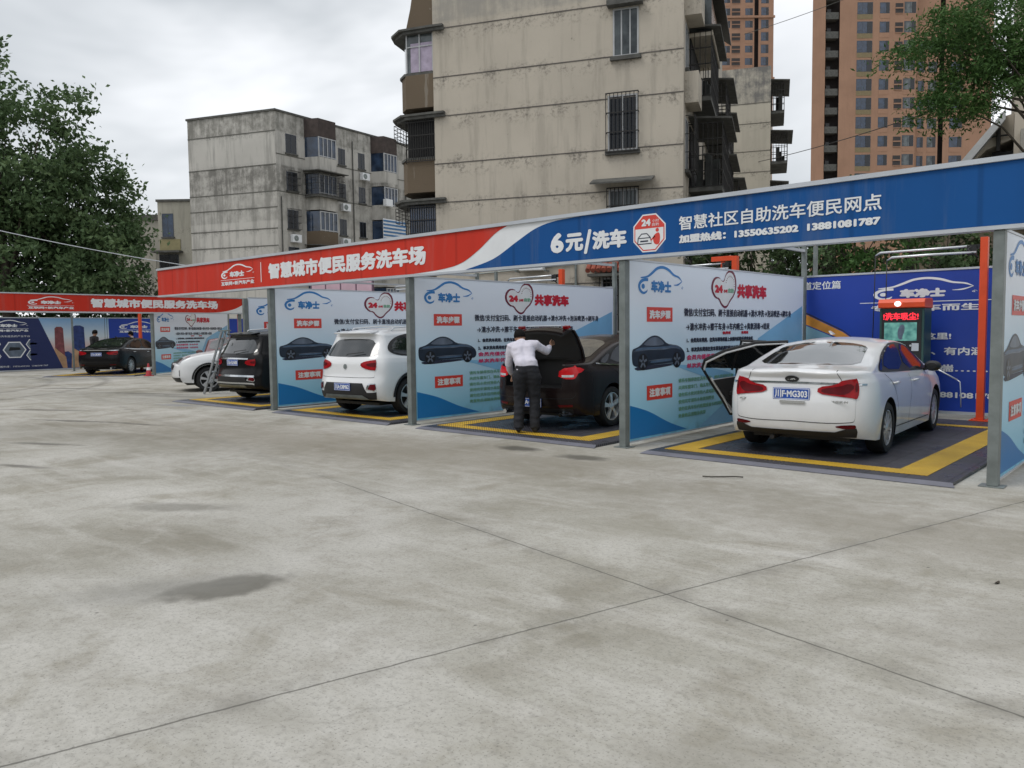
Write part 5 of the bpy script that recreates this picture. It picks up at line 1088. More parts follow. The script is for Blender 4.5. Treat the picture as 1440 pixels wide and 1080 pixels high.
# ================================================================ buildings round the lot
def wall_mat(name, base, dark, zone=None, lines=(), amount=.5, streak=.5, patch=(0.5, .62)):
    t = NT(name); x, y, z = t.xyz(); p = t.co()
    n1 = t.noise(.35, 4); n2 = t.noise(1.7, 7, .7); n3 = t.noise(9, 5, .7); st = t.noise(1.0, 6, .65, vec=t.mapped((2.2, 2.2, .22)))
    c = t.mix(t.g(n1, .3, .7), tuple(v * .90 for v in base), tuple(v * 1.07 for v in base))
    c = t.mix(t.math('MULTIPLY', t.g(st, *patch), streak), c, dark)
    c = t.mix(t.math('MULTIPLY', t.g(t.math('ADD', t.math('MULTIPLY', n2, .6), t.math('MULTIPLY', n3, .4)), .60, .66), amount), c, dark)
    if lines:
        acc = None
        for zl in lines:
            d = t.math('SUBTRACT', z, zl - .12); m = t.math('MULTIPLY', t.g(t.math('ABSOLUTE', d), .42, .05), t.g(t.math('ADD', t.math('MULTIPLY', n2, .5), t.math('MULTIPLY', n3, .5)), .50, .60))
            acc = m if acc is None else t.math('MAXIMUM', acc, m)
        c = t.mix(t.math('MULTIPLY', acc, .75), c, dark)
    for (z0, z1, k, col) in (zone or ()):
        m = t.math('MULTIPLY', t.math('MULTIPLY', t.g(z, z0 - .06, z0 + .06), t.g(z, z1 + .06, z1 - .06)), t.g(t.math('ADD', t.math('MULTIPLY', n2, .6), t.math('MULTIPLY', st, .5)), .44, .62)); c = t.mix(t.math('MULTIPLY', m, k), c, col)
    t.bump(n3, .25, .02); return t.out(c, .88, spec=.25)
class Fc:       # a vertical face: origin (local xyz), u direction; P(u, z, d) with d outward
    def __init__(s, o, u): s.o = Vector((o[0], o[1], 0)); s.u = Vector((u[0], u[1], 0)).normalized(); s.n = Vector((s.u.y, -s.u.x, 0))
    def P(s, u, z, d=0): return tuple(s.o + s.u * u + s.n * d + Vector((0, 0, z)))
    def box(s, b, u0, u1, z0, z1, d0, d1):
        vs = [s.P(u, z, d) for z in (z0, z1) for d in (d0, d1) for u in (u0, u1)]
        return b.add(vs, [(0, 2, 3, 1), (4, 5, 7, 6), (0, 1, 5, 4), (2, 6, 7, 3), (0, 4, 6, 2), (1, 3, 7, 5)])
M['win_frame'] = plain('window_frame', (.40, .41, .42), .5, vary=.1); M['win_frame_dark'] = plain('dark_window_frame', (.05, .06, .08), .5)
M['pane_blue'] = (lambda t: t.out(t.ramp(t.noise(1.3, 3), [(.35, (.012, .02, .035)), (.65, (.035, .06, .11))]), .08, spec=.7))(NT('blue_pane'))
M['pane_grey'] = (lambda t: t.out(t.ramp(t.noise(1.1, 3), [(.35, (.02, .025, .028)), (.65, (.12, .14, .145))]), .1, spec=.6))(NT('curtained_pane'))
M['pane_dark'] = plain('dark_pane', (.012, .014, .018), .1, vary=.3, spec=.5)
M['clutter'] = plain('balcony_clutter', (.03, .033, .03), .8, vary=.9, scale=1.5)
M['rust'] = plain('rusty_bars', (.018, .017, .016), .75, .0, .4, 10)
M['slab'] = plain('weathered_slab', (.085, .085, .078), .9, 0, .35, 4, bump=.3)
M['brown_panel'] = wall_mat('brown_spandrel', (.135, .104, .072), (.34, .32, .28), amount=.9, streak=.35, patch=(.58, .62))
M['curtain'] = plain('violet_curtain', (.36, .31, .40), .8, vary=.2, scale=5)
def window(F, par, u0, u1, z0, z1, pane='pane_blue', mull=1, frame='win_frame', rec=.06, bars=0, sill=True):
    b = MB(); fw_ = .05; d1 = .02
    F.box(b, u0, u0 + fw_, z0, z1, .003, d1); F.box(b, u1 - fw_, u1, z0, z1, .003, d1); F.box(b, u0 + fw_, u1 - fw_, z1 - fw_, z1, .003, d1); F.box(b, u0 + fw_, u1 - fw_, z0, z0 + fw_, .003, d1)
    for k in range(1, mull + 1): c = u0 + (u1 - u0) * k / (mull + 1); F.box(b, c - .02, c + .02, z0 + fw_, z1 - fw_, .003, d1)
    w = b.build('window', M[frame], par)
    b = MB(); b.add([F.P(u0 + .02, z0 + .02, .006), F.P(u1 - .02, z0 + .02, .006), F.P(u1 - .02, z1 - .02, .006), F.P(u0 + .02, z1 - .02, .006)], [(0, 1, 2, 3)]); b.build('pane', M[pane], w)
    if sill: b = MB(); F.box(b, u0 - .08, u1 + .08, z0 - .12, z0 - .003, .004, .12); b.build('sill', M['slab'], w)
    if bars:
        b = MB(); e = bars; n = max(4, int((u1 - u0) / .11))
        for k in range(n + 1): c = u0 - .04 + (u1 - u0 + .08) * k / n; b.bar(F.P(c, z0 - .05, e), F.P(c, z1 + .05, e), .022)
        for k in range(4): zz = z0 - .04 + (z1 - z0 + .08) * k / 3; b.bar(F.P(u0 - .05, zz, e), F.P(u1 + .05, zz, e), .03); b.bar(F.P(u0 - .04, zz, .01), F.P(u0 - .04, zz, e), .02); b.bar(F.P(u1 + .04, zz, .01), F.P(u1 + .04, zz, e), .02)
        b.build('window_grille', M['rust'], w)
    return w
def cage(F, par, u0, u1, z0, z1, d, clutter=1, seed=0, canopy=True):      # barred balcony standing out from a face
    r = random.Random(seed); b = MB(); F.box(b, u0, u1, z0 - .14, z0, .003, d); base = b.build('balcony', M['slab'], par)
    b = MB(); n = max(6, int((u1 - u0) / .13)); m = max(4, int(d / .14))
    for k in range(n + 1): c = u0 + (u1 - u0) * k / n; b.bar(F.P(c, z0, d), F.P(c, z1, d), .02)
    for s_ in (u0, u1):
        for k in range(1, m): b.bar(F.P(s_, z0, d * k / m), F.P(s_, z1, d * k / m), .02)
    for k in range(5):
        zz = z0 + .02 + (z1 - z0 - .04) * k / 4; b.bar(F.P(u0, zz, d), F.P(u1, zz, d), .028); b.bar(F.P(u0, zz, 0), F.P(u0, zz, d), .028); b.bar(F.P(u1, zz, 0), F.P(u1, zz, d), .028)
    b.build('balcony_grille', M['rust'], base)
    b = MB(); F.box(b, u0 + .1, u1 - .1, z0 + .02, z1 - .05, .004, .05); b.build('balcony_opening', M['dark'], base)
    if clutter:
        for k in range(int(7 * clutter)):
            b = MB()
            c = r.uniform(u0 + .1, u1 - .5); dd = r.uniform(.2, d - .3); h = r.uniform(.25, 1.1); F.box(b, c, c + r.uniform(.2, .5), z0 + .01, z0 + h, dd, dd + .2); b.build('stored_box', M['clutter'], base, bevel=.02)
        pass
    if canopy:
        b = MB(); vs = [F.P(u0 - .15, z1 + .16, .003), F.P(u1 + .15, z1 + .16, .003), F.P(u1 + .15, z1 + .04, d + .3), F.P(u0 - .15, z1 + .04, d + .3)]; vs2 = [(v[0], v[1], v[2] + .06) for v in vs]
        b.add(vs + vs2, [(3, 2, 1, 0), (4, 5, 6, 7), (0, 1, 5, 4), (1, 2, 6, 5), (2, 3, 7, 6), (3, 0, 4, 7)]); b.build('balcony_roof', M['slab'], base)
    return base

# ---- cream gable block
LN = [3.1, 4.30, 5.98, 7.28, 8.86, 10.15, 11.75]
M['gable'] = wall_mat('cream_render', (.475, .43, .36), (.125, .115, .10), [(11.95, 16, .85, (.30, .285, .255))], LN, .75, .22)
cb = thing('apartment_block', 'cream rendered apartment block with a plain gable and barred windows', 'apartment block', (-20.29, 18.84, 0), R(23.51))
b = MB(); b.box(0, 0, 0, 8.33, 18, 15.5); b.build('wall', M['gable'], cb)
G = Fc((0, 0), (1, 0))
b = MB()
for z in LN: G.box(b, -.01, 8.34, z - .016, z + .016, .002, .012)
b.build('string_course', plain('groove_line', (.11, .10, .09), .9, vary=.3), cb)
b = MB(); b.box(-.2, -.2, 15.501, 8.53, 18.2, 15.75); b.build('roof', M['slab'], cb)
w1 = window(G, cb, 6.15, 6.96, 10.12, 11.58, 'pane_grey', 2); b = MB(); G.box(b, 6.0, 7.1, 11.62, 11.78, .003, .3); b.build('window_hood', M['slab'], w1)
window(G, cb, 5.98, 6.92, 7.22, 8.95, 'pane_dark', 1, bars=.14); w3 = window(G, cb, 6.0, 6.92, 4.42, 6.02, 'pane_grey', 1, bars=.12)
b = MB(); vs = [G.P(5.5, 6.34, .003), G.P(7.45, 6.34, .003), G.P(7.45, 6.14, .55), G.P(5.5, 6.14, .55)]; b.add(vs + [(v[0], v[1], v[2] + .05) for v in vs], [(3, 2, 1, 0), (4, 5, 6, 7), (0, 1, 5, 4), (1, 2, 6, 5), (2, 3, 7, 6), (3, 0, 4, 7)]); b.build('window_awning', M['slab'], w3)
w4 = window(G, cb, 5.75, 6.75, 1.5, 3.25, 'pane_dark', 1, bars=.12)
b = MB(); M['red_tile'] = plain('red_roof_tile', (.26, .065, .04), .7, vary=.35, scale=8)
for k in range(9): b.tube([G.P(5.42 + k * .17, 3.80, .01), G.P(5.42 + k * .17, 3.46, .52)], .085, 8)
b.build('tiled_awning', M['red_tile'], w4); b = MB(); G.box(b, 5.4, 6.95, 3.28, 3.36, .003, .5); b.build('awning_bracket', M['slab'], w4)
b = MB(); b.tube([G.P(.2, 4.05, .05), G.P(2.2, 4.02, .05), G.P(4.6, 3.98, .05)], .03, 6); b.tube([G.P(1.2, 3.5, .04), G.P(4.9, 3.72, .04)], .022, 6); b.tube([G.P(4.92, 2.0, .05), G.P(4.92, 4.9, .05)], .04, 8); b.build('pipe', M['steel'], cb)
b = MB(); G.box(b, 3.1, 3.9, 3.55, 4.12, .06, .40); ac = b.build('air_conditioner', M['white'], cb, bevel=.02); b = MB(); b.bar(G.P(3.0, 3.53, .01), G.P(3.0, 3.53, .5), .04); b.bar(G.P(4.0, 3.53, .01), G.P(4.0, 3.53, .5), .04); b.build('bracket', M['steel'], ac)
# left bay
bay = lambda o: [(-.0 + 0, .06), (-1.05 - o, .06 - o * .3), (-1.45 - o, .75), (-1.45 - o, 3.6), (0, 3.6)]
def slab(z0, z1, o, name, mat, par=cb, fo=0):
    b = MB(); pl = [(.0, .06 - fo), (-1.05 - o * .7, .06 - fo), (-1.38 - o, .45), (-1.45 - o, .9), (-1.45 - o, 3.6), (-.002, 3.6), (-.002, .06)]
    if fo: pl = [(.42, -.012 - fo), (.0, -.02 - fo), (-.9 - o * .7, .03 - fo), (-1.3 - o, .35), (-1.45 - o, .9), (-1.45 - o, 3.6), (-.004, 3.6), (-.004, -.012), (.42, -.012)]
    b.prism(pl, lambda a, c, d: (a, c, d), z0, z1); return b.build(name, mat, par)
BF = Fc((-1.04, .06), (1, 0)); BS = Fc((-1.44, .80), (.5, -.86))
for f, zc in enumerate((5.98, 8.85, 11.70)):
    c1 = slab(zc + .08, zc + .15, .42, 'bay_canopy', M['slab'], cb, .16); c2 = slab(zc - .02, zc + .079, .26, 'canopy_rib', M['slab'], c1, .10)
    slab(zc - 2.75 + .28 - (0 if f else .02), zc - 1.36, 0, 'bay_spandrel', M['brown_panel'])
    slab(zc - 1.43 + .07, zc - 1.28, .08, 'bay_sill', M['slab'])
    if f == 2:
        b = MB(); b.prism([(-.02, .09), (-1.03, .09), (-1.40, .75), (-1.40, 3.55), (-.02, 3.55)], lambda a, c, d: (a, c, d), zc - 1.279, zc - .03); g_ = b.build('bay_window', M['pane_grey'], cb)
        b = MB(); b.box(-.86, .078, zc - 1.26, -.04, .088, zc - .30); b.build('curtain', M['curtain'], g_)
        b = MB()
        for xx in (-1.0, -.52, -.03): b.bar((xx, .07, zc - 1.279), (xx, .07, zc - .021), .045)
        b.bar((-1.03, .07, zc - .42), (0, .07, zc - .42), .035); b.build('bay_frame_bars', M['win_frame'], g_)
    else:
        b = MB(); b.prism([(-.02, .12), (-1.0, .12), (-1.36, .78), (-1.36, 3.5), (-.02, 3.5)], lambda a, c, d: (a, c, d), zc - 1.279, zc - .03); g_ = b.build('bay_window', M['pane_blue'] if f == 0 else M['dark'], cb)
        b = MB()
        for k in range(13): xx = -1.05 + k * .088; b.bar((xx, .0, zc - 1.42), (xx, .0, zc - .03), .018)
        for k in range(6): xx, yy = -1.05 - .065 * k, .0 + .14 * k; b.bar((xx, yy, zc - 1.42), (xx, yy, zc - .1), .018)
        for zz in (zc - 1.42, zc - 1.0, zc - .55, zc - .1): b.bar((-1.06, .0, zz), (.02, .0, zz), .028); b.bar((-1.06, .0, zz), (-1.42, .75, zz), .028)
        b.build('bay_grille', M['rust'], g_)
        b = MB()
        for k in range(7): b.bar((-1.75, .5 + k * .25, zc - .55), (-1.75, .5 + k * .25, zc - .02), .016)
        for k in range(5): b.bar((-1.75, .5, zc - .55 + k * .13), (-1.75, 2.0, zc - .55 + k * .13), .016); b.bar((-1.45, .5, zc - .55 + k * .13), (-1.75, .5, zc - .55 + k * .13), .016)
        b.build('drying_rack', M['rust'], g_)
b = MB(); b.add([(-1.02, .07, 11.86), (-.0, .07, 11.86), (-.0, .07, 14.9), (-.42, .07, 14.9), (-.70, .07, 13.1), (-1.42, .9, 11.86), (-1.42, 3.5, 11.86), (-.002, 3.5, 11.86), (-.002, 3.5, 14.9), (-.42, 3.5, 14.9)], [(0, 1, 2, 3, 4), (0, 4, 5), (4, 3, 9, 6, 5), (5, 6, 7, 1, 0), (2, 8, 9, 3)]); b.build('bay_top', M['brown_panel'], cb)
# right flank: stacked balconies seen edge on
RF = Fc((8.33, 0), (0, 1))
for j, u0 in enumerate((1.6, 7.4, 12.6)):
    for f in range(4):
        if f == 3: continue
        cage(RF, cb, u0, u0 + 3.3, 3.3 + 2.9 * f, 5.35 + 2.9 * f, (.95 if f < 2 else .7) + .12 * ((j + f) % 2), 1, 10 * j + f)
b = MB(); RF.box(b, .35, 1.5, 8.6, 9.55, .003, .42); RF.box(b, .35, 1.5, 11.25, 12.1, .003, .5); RF.box(b, 1.6, 5.2, 11.0, 11.15, .003, .75); b.build('flank_ledge', M['gable'], cb)
window(RF, cb, .5, 1.4, 9.7, 11.1, 'pane_grey', 1); window(RF, cb, .5, 1.3, 6.6, 8.2, 'pane_dark', 1, bars=.3); window(RF, cb, .5, 1.3, 3.8, 5.4, 'pane_dark', 1, bars=.3)
b = MB(); RF.box(b, 1.7, 5.1, 11.16, 12.2, .65, .7); RF.box(b, 1.7, 1.75, 11.16, 13.2, .003, .65); bw_ = b.build('balcony_screen', M['pane_grey'], cb)
b = MB(); vs = [RF.P(1.2, 13.9, .003), RF.P(9.5, 13.9, .003), RF.P(9.5, 13.2, .9), RF.P(1.2, 13.2, .9)]; b.add(vs + [(v[0], v[1], v[2] + .08) for v in vs], [(3, 2, 1, 0), (4, 5, 6, 7), (0, 1, 5, 4), (1, 2, 6, 5), (2, 3, 7, 6), (3, 0, 4, 7)]); b.build('flank_awning', M['black'], cb)
b = MB(); RF.box(b, .4, 6.0, 3.0, 3.12, .003, 1.3); RF.box(b, .4, 1.2, 2.2, 2.95, .003, .6); b.build('flank_ledge', M['slab'], cb)

# ---- second cream block beyond
M['cream2'] = wall_mat('cream_render_far', (.47, .435, .36), (.14, .13, .115), [(14.6, 18, 1.0, (.17, .165, .155))], (6.2, 7.8, 9.0, 10.7, 11.9, 13.5), .25, .10)
c2 = thing('apartment_block', 'narrow cream block with a stained grey top rising behind the gable block', 'apartment block', (-22.4, 44.2, 0), R(23.51))
b = MB(); b.box(-7, 0, 0, 2.5, 12, 16.7); b.build('wall', M['cream2'], c2)
b = MB()
for z in (7.8, 9.0, 10.7, 11.9, 13.5, 14.65): b.box(-7.01, -.012, z - .02, 2.51, -.002, z + .02)
b.build('string_course', plain('groove_line_far', (.14, .13, .11), .9), c2)
F2 = Fc((2.5, 0), (0, 1))
for f in range(5): cage(F2, c2, .4, 3.6, 2.6 + 2.9 * f, 4.2 + 2.9 * f, .75 + .2 * (f % 2), 1, 70 + f)
for f in range(2): cage(F2, c2, 5.4, 8.6, 5.5 + 2.9 * f, 7.1 + 2.9 * f, .9, 1, 80 + f)

# ---- weathered grey block on the left
M['grey_wall'] = wall_mat('weathered_render', (.47, .455, .42), (.19, .186, .17), [(16.9, 19, .9, (.19, .185, .165)), (12.4, 14.4, .95, (.17, .165, .15)), (10.2, 12.3, .55, (.21, .205, .185))], (8.3, 9.6, 11.2, 12.4, 14.4, 16.9), .55, .45)
gb_ = thing('apartment_block', 'weathered grey low block with streaked walls and blue-glazed bays', 'apartment block', (-54.02, 33.84, 0))
gd = Vector((-.927, -.375, 0)).normalized(); ld_ = Vector((-.125, .992, 0)).normalized(); A = Vector((0, 0, 0)); B = gd * 8.2; Cc = B + ld_ * 26; D = ld_ * 26
b = MB(); b.prism([tuple(v[:2]) for v in (A, B, Cc, D)], lambda a, c, d: (a, c, d), 0, 18.35); b.build('wall', M['grey_wall'], gb_)
GF = Fc(B[:2], tuple((-gd)[:2])); LF = Fc((0, 0), tuple(ld_[:2]))
b = MB()
for z in (8.3, 9.6, 11.2, 12.4, 14.4, 16.9): GF.box(b, -.01, 8.21, z - .03, z + .03, .002, .03)
for z in (12.4, 15.2): LF.box(b, .02, 26, z - .03, z + .03, .002, .03)
b.build('string_course', plain('groove_line_grey', (.12, .118, .105), .9), gb_)
b = MB(); GF.box(b, -.1, 8.3, 18.351, 18.5, -.4, .08); LF.box(b, .0, 26, 18.351, 18.5, -.4, .08); b.build('parapet', M['slab'], gb_)
for f, z in enumerate((3.9, 6.8, 9.65, 12.55, 15.4)):
    if f >= 1:
        window(LF, gb_, .95, 2.0, z, z + 1.45, 'pane_dark', 1, 'win_frame_dark', bars=.35 if f in (2, 3) else 0)
        for u in (6.35, 8.6, 15.2, 17.3): window(LF, gb_, u, u + .75, z, z + 1.3, 'pane_dark', 1, 'win_frame_dark')
    for u0, u1, pn in ((2.8, 5.5, 'pane_blue'), (10.1, 12.6, 'pane_blue'), (19, 21.6, 'pane_blue')):
        q = [LF.P(u0, 0, .003), LF.P(u0 + .45, 0, 1.15), LF.P(u1 - .45, 0, 1.15), LF.P(u1, 0, .003)]
        b = MB(); b.prism([p[:2] for p in q], lambda a, c, d: (a, c, d), z - 1.30, z - .05); sp_ = b.build('bay_spandrel', M['brown_panel'] if f < 3 and u0 < 5 else M['grey_wall'], gb_)
        b = MB(); q2 = [LF.P(u0 + .03, 0, .003), LF.P(u0 + .48, 0, 1.10), LF.P(u1 - .48, 0, 1.10), LF.P(u1 - .03, 0, .003)]; b.prism([p[:2] for p in q2], lambda a, c, d: (a, c, d), z - .0495, z + 1.5); bwn = b.build('bay_window', M[pn] if not (f == 1 and u0 > 10) else M['pane_dark'], gb_)
        b = MB()
        for k in range(5): uu = u0 + .47 + (u1 - u0 - .94) * k / 4; b.bar(LF.P(uu, z - .049, 1.12), LF.P(uu, z + 1.5, 1.12), .07)
        b.bar(LF.P(u0 + .45, z + .02, 1.12), LF.P(u1 - .45, z + .02, 1.12), .07); b.bar(LF.P(u0 + .45, z + 1.46, 1.12), LF.P(u1 - .45, z + 1.46, 1.12), .07); b.build('bay_frame_bars', M['win_frame'], bwn)
        if f == 4: b = MB(); b.prism([p[:2] for p in q], lambda a, c, d: (a, c, d), z + 1.501, 18.3); b.build('bay_top', plain('dark_brown_cap', (.055, .042, .038), .9, vary=.3), gb_)
        if f == 3 and u0 < 5 or f == 1: cage(LF, bwn, u0 - .1, u1 + .1, z - .2, z + 1.55, 1.5, 0, f, True)
for u in (5.75, 12.85): b = MB(); b.tube([LF.P(u, 3, .12), LF.P(u, 16.8, .12)], .09, 8); b.build('drain_pipe', M['white'], gb_)
b = MB()
for k in range(6): LF.box(b, 9.9, 12.7, 9.5 + k * .3, 9.5 + k * .3 + .14, 1.52, 1.55)
b.build('striped_awning', plain('blue_stripe', (.05, .16, .34), .7), gb_); b = MB(); LF.box(b, 9.9, 12.7, 9.5, 11.25, 1.46, 1.5); b.build('awning_back', M['white'], gb_)
b = MB(); LF.box(b, 10.3, 11.1, 12.35, 12.95, 1.16, 1.55); b.build('air_conditioner', M['white'], gb_, bevel=.03)

for (u, z) in ((6.3, 8.75), (8.7, 14.45), (6.4, 11.6), (15.3, 11.7), (1.1, 8.6)):
    b = MB(); LF.box(b, u, u + .85, z, z + .6, .06, .42); ac = b.build('air_conditioner', M['white'], gb_, bevel=.03); b = MB(); b.lathe([(.22, .0), (.22, .012), (.02, .012)], 14, lambda r, a, q, u=u, z=z: LF.P(u + .3 + r * math.cos(a), z + .3 + r * math.sin(a), .425 + q)); b.build('fan_grille', M['steel'], ac)
for (u, z0, z1) in ((7.9, 3, 17.5), (14.4, 3, 17.0), (.35, 3, 12.0)): b = MB(); b.tube([LF.P(u, z0, .08), LF.P(u, z1, .08)], .05, 6); b.build('drain_pipe', M['slab'], gb_)
# ---- small beige block at far left
sb_ = thing('apartment_block', 'beige block with a dark barred bay between the big tree and the grey block', 'apartment block', (-66.2, 33.9, 0), R(40))
b = MB(); b.box(-3.7, 0, 0, 1.2, 8, 13.0); b.build('wall', wall_mat('beige_render', (.36, .345, .29), (.14, .135, .12), None, (6.9, 8.9, 10.6), .45, .3), sb_)
b = MB(); b.box(-8.5, 1.2, 0, -3.705, 8, 11.6); b.build('side_wing', wall_mat('beige_render_wing', (.33, .315, .27), (.13, .125, .115), None, (6.9, 8.9), .5, .3), sb_)
b = MB(); b.box(-3.8, -.12, 13.001, 1.3, 8.1, 13.2); b.box(-8.6, 1.05, 11.601, -3.81, 8.1, 12.1); b.build('roof', M['slab'], sb_)
SF = Fc((-3.7, 0), (1, 0)); window(SF, sb_, .35, 1.35, 10.0, 12.0, 'pane_blue', 1, 'win_frame_dark'); window(SF, sb_, -.0, 1.7, 6.6, 8.5, 'pane_dark', 1, 'win_frame_dark', bars=.5)
b = MB(); SF.box(b, -.4, 2.1, 8.62, 8.78, .003, .8); b.build('window_hood', M['slab'], sb_)
M['ochre'] = plain('ochre_panel', (.27, .24, .13), .9)
for z0, z1 in ((8.8, 9.8), (5.2, 6.4)): b = MB(); SF.box(b, .1, 1.9, z0, z1, .002, .05); b.build('bay_spandrel', M['ochre'], sb_)

# ---- brick-brown towers far behind
M['tower'] = wall_mat('tower_tile', (.335, .20, .135), (.25, .155, .105), amount=.1, streak=.25); M['tower_dark'] = plain('tower_recess', (.05, .045, .045), .9, vary=.3, scale=.4); M['olive'] = plain('olive_spandrel', (.20, .16, .09), .9)
RV = Vector((.745432, .666485, 0)); RZT = math.atan2(RV.y, RV.x)
def tower(label, x, y, w, depth, h, cols, dark, floors, bands=(), skew=0.0):
    t = thing('apartment_tower', label, 'apartment tower', (x, y, 0), RZT); F = Fc((0, 0), (1, 0)); xs = 0
    b = MB()
    segs = []; cur = 0
    for a, c in sorted(dark): segs.append((cur, a)); cur = c
    segs.append((cur, w))
    for a, c in segs:
        if c - a > .01: b.prism([(a, 0), (c, 0), (c + skew * depth, depth), (a + skew * depth, depth)], lambda q, e, d: (q, e, d), 0, h)
    b.build('wall', M['tower'], t)
    b = MB()
    for a, c in dark: b.prism([(a + .002 + skew * 2.2, 2.2), (c - .002 + skew * 2.2, 2.2), (c - .002 + skew * depth, depth - .01), (a + .002 + skew * depth, depth - .01)], lambda q, e, d: (q, e, d), 0, h - .5)
    if dark: b.build('recess', M['tower_dark'], t)
    for z in bands: b = MB(); b.box(-.25, -.35, z, w + .25, -.003, z + .5); b.build('cornice', M['tower'], t)
    for (u0, u1, z0, z1, kind) in cols:
        proto = None
        for f in range(floors[0], floors[1]):
            z = f * 2.9
            if proto is None:
                if kind == 'niche':
                    bb = MB(); F.box(bb, u0, u1, z0, z1, .004, .03); proto = bb.build('ac_niche', M['tower_dark'], t); bb = MB(); F.box(bb, u0, u1, (z0 + z1) / 2 - .08, (z0 + z1) / 2 + .12, .032, .10); F.box(bb, u0, u1, z0 - .1, z0 - .001, .004, .10); bb.build('niche_rail', M['tower'], proto)
                elif kind == 'balc':
                    bb = MB(); F.box(bb, u0, u1, z0 - .12, z0 + .9, -1.6, -.15); proto = bb.build('balcony', M['slab'], t); bb = MB(); F.box(bb, u0 + .3, u0 + .9, z0 + .905, z0 + 1.5, -1.2, -.5); bb.build('stored_things', M['black'], proto)
                else:
                    proto = window(F, t, u0, u1, z0, z1, kind, 2 if u1 - u0 > 2 else 1, 'win_frame_dark', sill=False); bb = MB(); F.box(bb, u0, u1, z0 - .75, z0 - .02, .003, .03); bb.build('window_spandrel', M['olive'] if u1 - u0 > 2 else M['tower'], proto); bb = MB(); F.box(bb, u0 + .65 * (u1 - u0), u1 - .06, z0 + .06, z1 - .06, .021, .035); bb.build('open_sash', M['pane_dark'], proto)
                proto.location = (0, 0, z); first_ = proto
            else:
                c = copy_tree(first_, t); c.location = (0, 0, z)
    return t
tower('brick-brown tower with blue windows right of the pale sky gap', -49.45, 126.1, 16.2, 14, 78, [(6.9, 9.3, .6, 2.4, 'pane_blue'), (10.4, 11.9, .7, 2.35, 'pane_blue'), (12.8, 14.0, .7, 2.2, 'niche'), (14.2, 16.0, .7, 2.4, 'pane_grey'), (2.1, 4.1, .1, 1.6, 'balc')], [(2.0, 4.2)], (7, 19), (), .42)
tower('brick-brown tower standing behind the cream gable block', -100.0, 173.0, 22.6, 14, 100, [(2.0, 4.2, .7, 2.3, 'pane_blue'), (10.2, 12.2, .7, 2.3, 'pane_blue'), (15.8, 17.6, .7, 2.3, 'pane_blue'), (19.6, 21.4, .5, 2.5, 'pane_blue'), (12.6, 14.6, .6, 2.3, 'niche')], [(6.6, 8.6), (18.0, 19.0)], (18, 29), (75.4, 61), .27)
tower('brick-brown tower wing seen through the right tree leaves', -39.9, 136.0, 15, 12, 78, [(3.3, 4.3, .7, 2.3, 'pane_blue'), (4.9, 6.3, .7, 2.3, 'pane_grey'), (8.4, 10.4, .7, 2.3, 'pane_blue')], [(0.02, 2.6), (6.6, 7.4)], (6, 16), (), .55)

# ---- cream house at the right with sloping stair roof
M['cream_r'] = wall_mat('cream_render_right', (.50, .45, .375), (.24, .21, .17), amount=.15, streak=.2)
rb_ = thing('stair_house', 'cream house with a sloping stair roof over a dark barred porch at the right', 'house', (-5.25, 28.0, 0), R(11))
b = MB(); b.box(.35, 0, 0, 6.0, 6, 12.5); b.build('wall', M['cream_r'], rb_)
b = MB(); pl = [(-1.75, 5.65), (.10, 7.95), (.345, 8.0), (.345, 7.25), (-.35, 7.0), (-.75, 6.6), (-2.2, 5.1)]
b.prism(pl, lambda a, c, d: (a, d, c), .5, 3.0); b.build('stair_flank', M['cream_r'], rb_)
b = MB(); b.prism([(-1.86, 5.62), (-1.66, 5.52), (.12, 7.78), (.12, 8.08)], lambda a, c, d: (a, d, c), .1, 3.4); b.build('stair_roof', plain('pale_roof_sheet', (.42, .43, .43), .7, vary=.1), rb_)
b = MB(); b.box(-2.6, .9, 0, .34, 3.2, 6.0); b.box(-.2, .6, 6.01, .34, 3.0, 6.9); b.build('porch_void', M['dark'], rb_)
HF = Fc((-2.6, .9), (1, 0)); b = MB()
for k in range(24): b.bar(HF.P(k * .125, 2, .12), HF.P(k * .125, 5.0 + k * .06, .12), .02)
for k in range(4): b.bar(HF.P(0, 3 + k * .6, .12), HF.P(2.9, 3 + k * .6, .12), .03)
b.build('porch_grille', M['rust'], rb_)
b = MB(); b.box(.5, -.55, 5.9, 2.0, -.004, 7.3); b.build('wall_box', plain('grey_panel', (.30, .29, .26), .8), rb_); b = MB(); b.box(.4, -.6, 4.4, 2.1, -.004, 5.88); b.build('dark_balcony', M['black'], rb_)
b = MB(); b.tube([(-.05, .4, 6.9), (-.05, .4, 7.6)], .06, 8); b.bar((-.25, .4, 7.35), (.2, .4, 7.35), .05); b.build('pipe', M['rust'], rb_)
sh_ = thing('shed', 'low brown shed wall half hidden behind the banner and shrubs', 'shed', (-6.2, 26.2, 0), RZT)
b = MB(); b.box(0, 0, 0, 3.2, 2.0, 4.6); b.build('wall', wall_mat('shed_wall', (.20, .165, .12), (.06, .055, .045), amount=.6), sh_); b = MB(); b.box(-.15, -.25, 4.601, 3.35, 2.1, 4.75); b.build('roof', M['slab'], sh_)

# ---- boards and clutter behind the banners
pk = thing('hoarding', 'row of pale pink hoarding boards showing over the printed partition', 'hoarding', (-25.9, 17.6, 0))
M['pink'] = plain('pink_board', (.52, .36, .42), .6, vary=.12, scale=1.5)
for k in range(4): b = MB(); b.box(k * .92, 0, 1.2, k * .92 + .86, .05, 3.7); b.build('board', M['pink'], pk)
for k in range(5): b = MB(); b.box(k * .92 - .05, -.02, 0, k * .92 - .005, .06, 3.75); b.build('board_post', plain('hoarding_post', (.16, .10, .14), .6), pk)

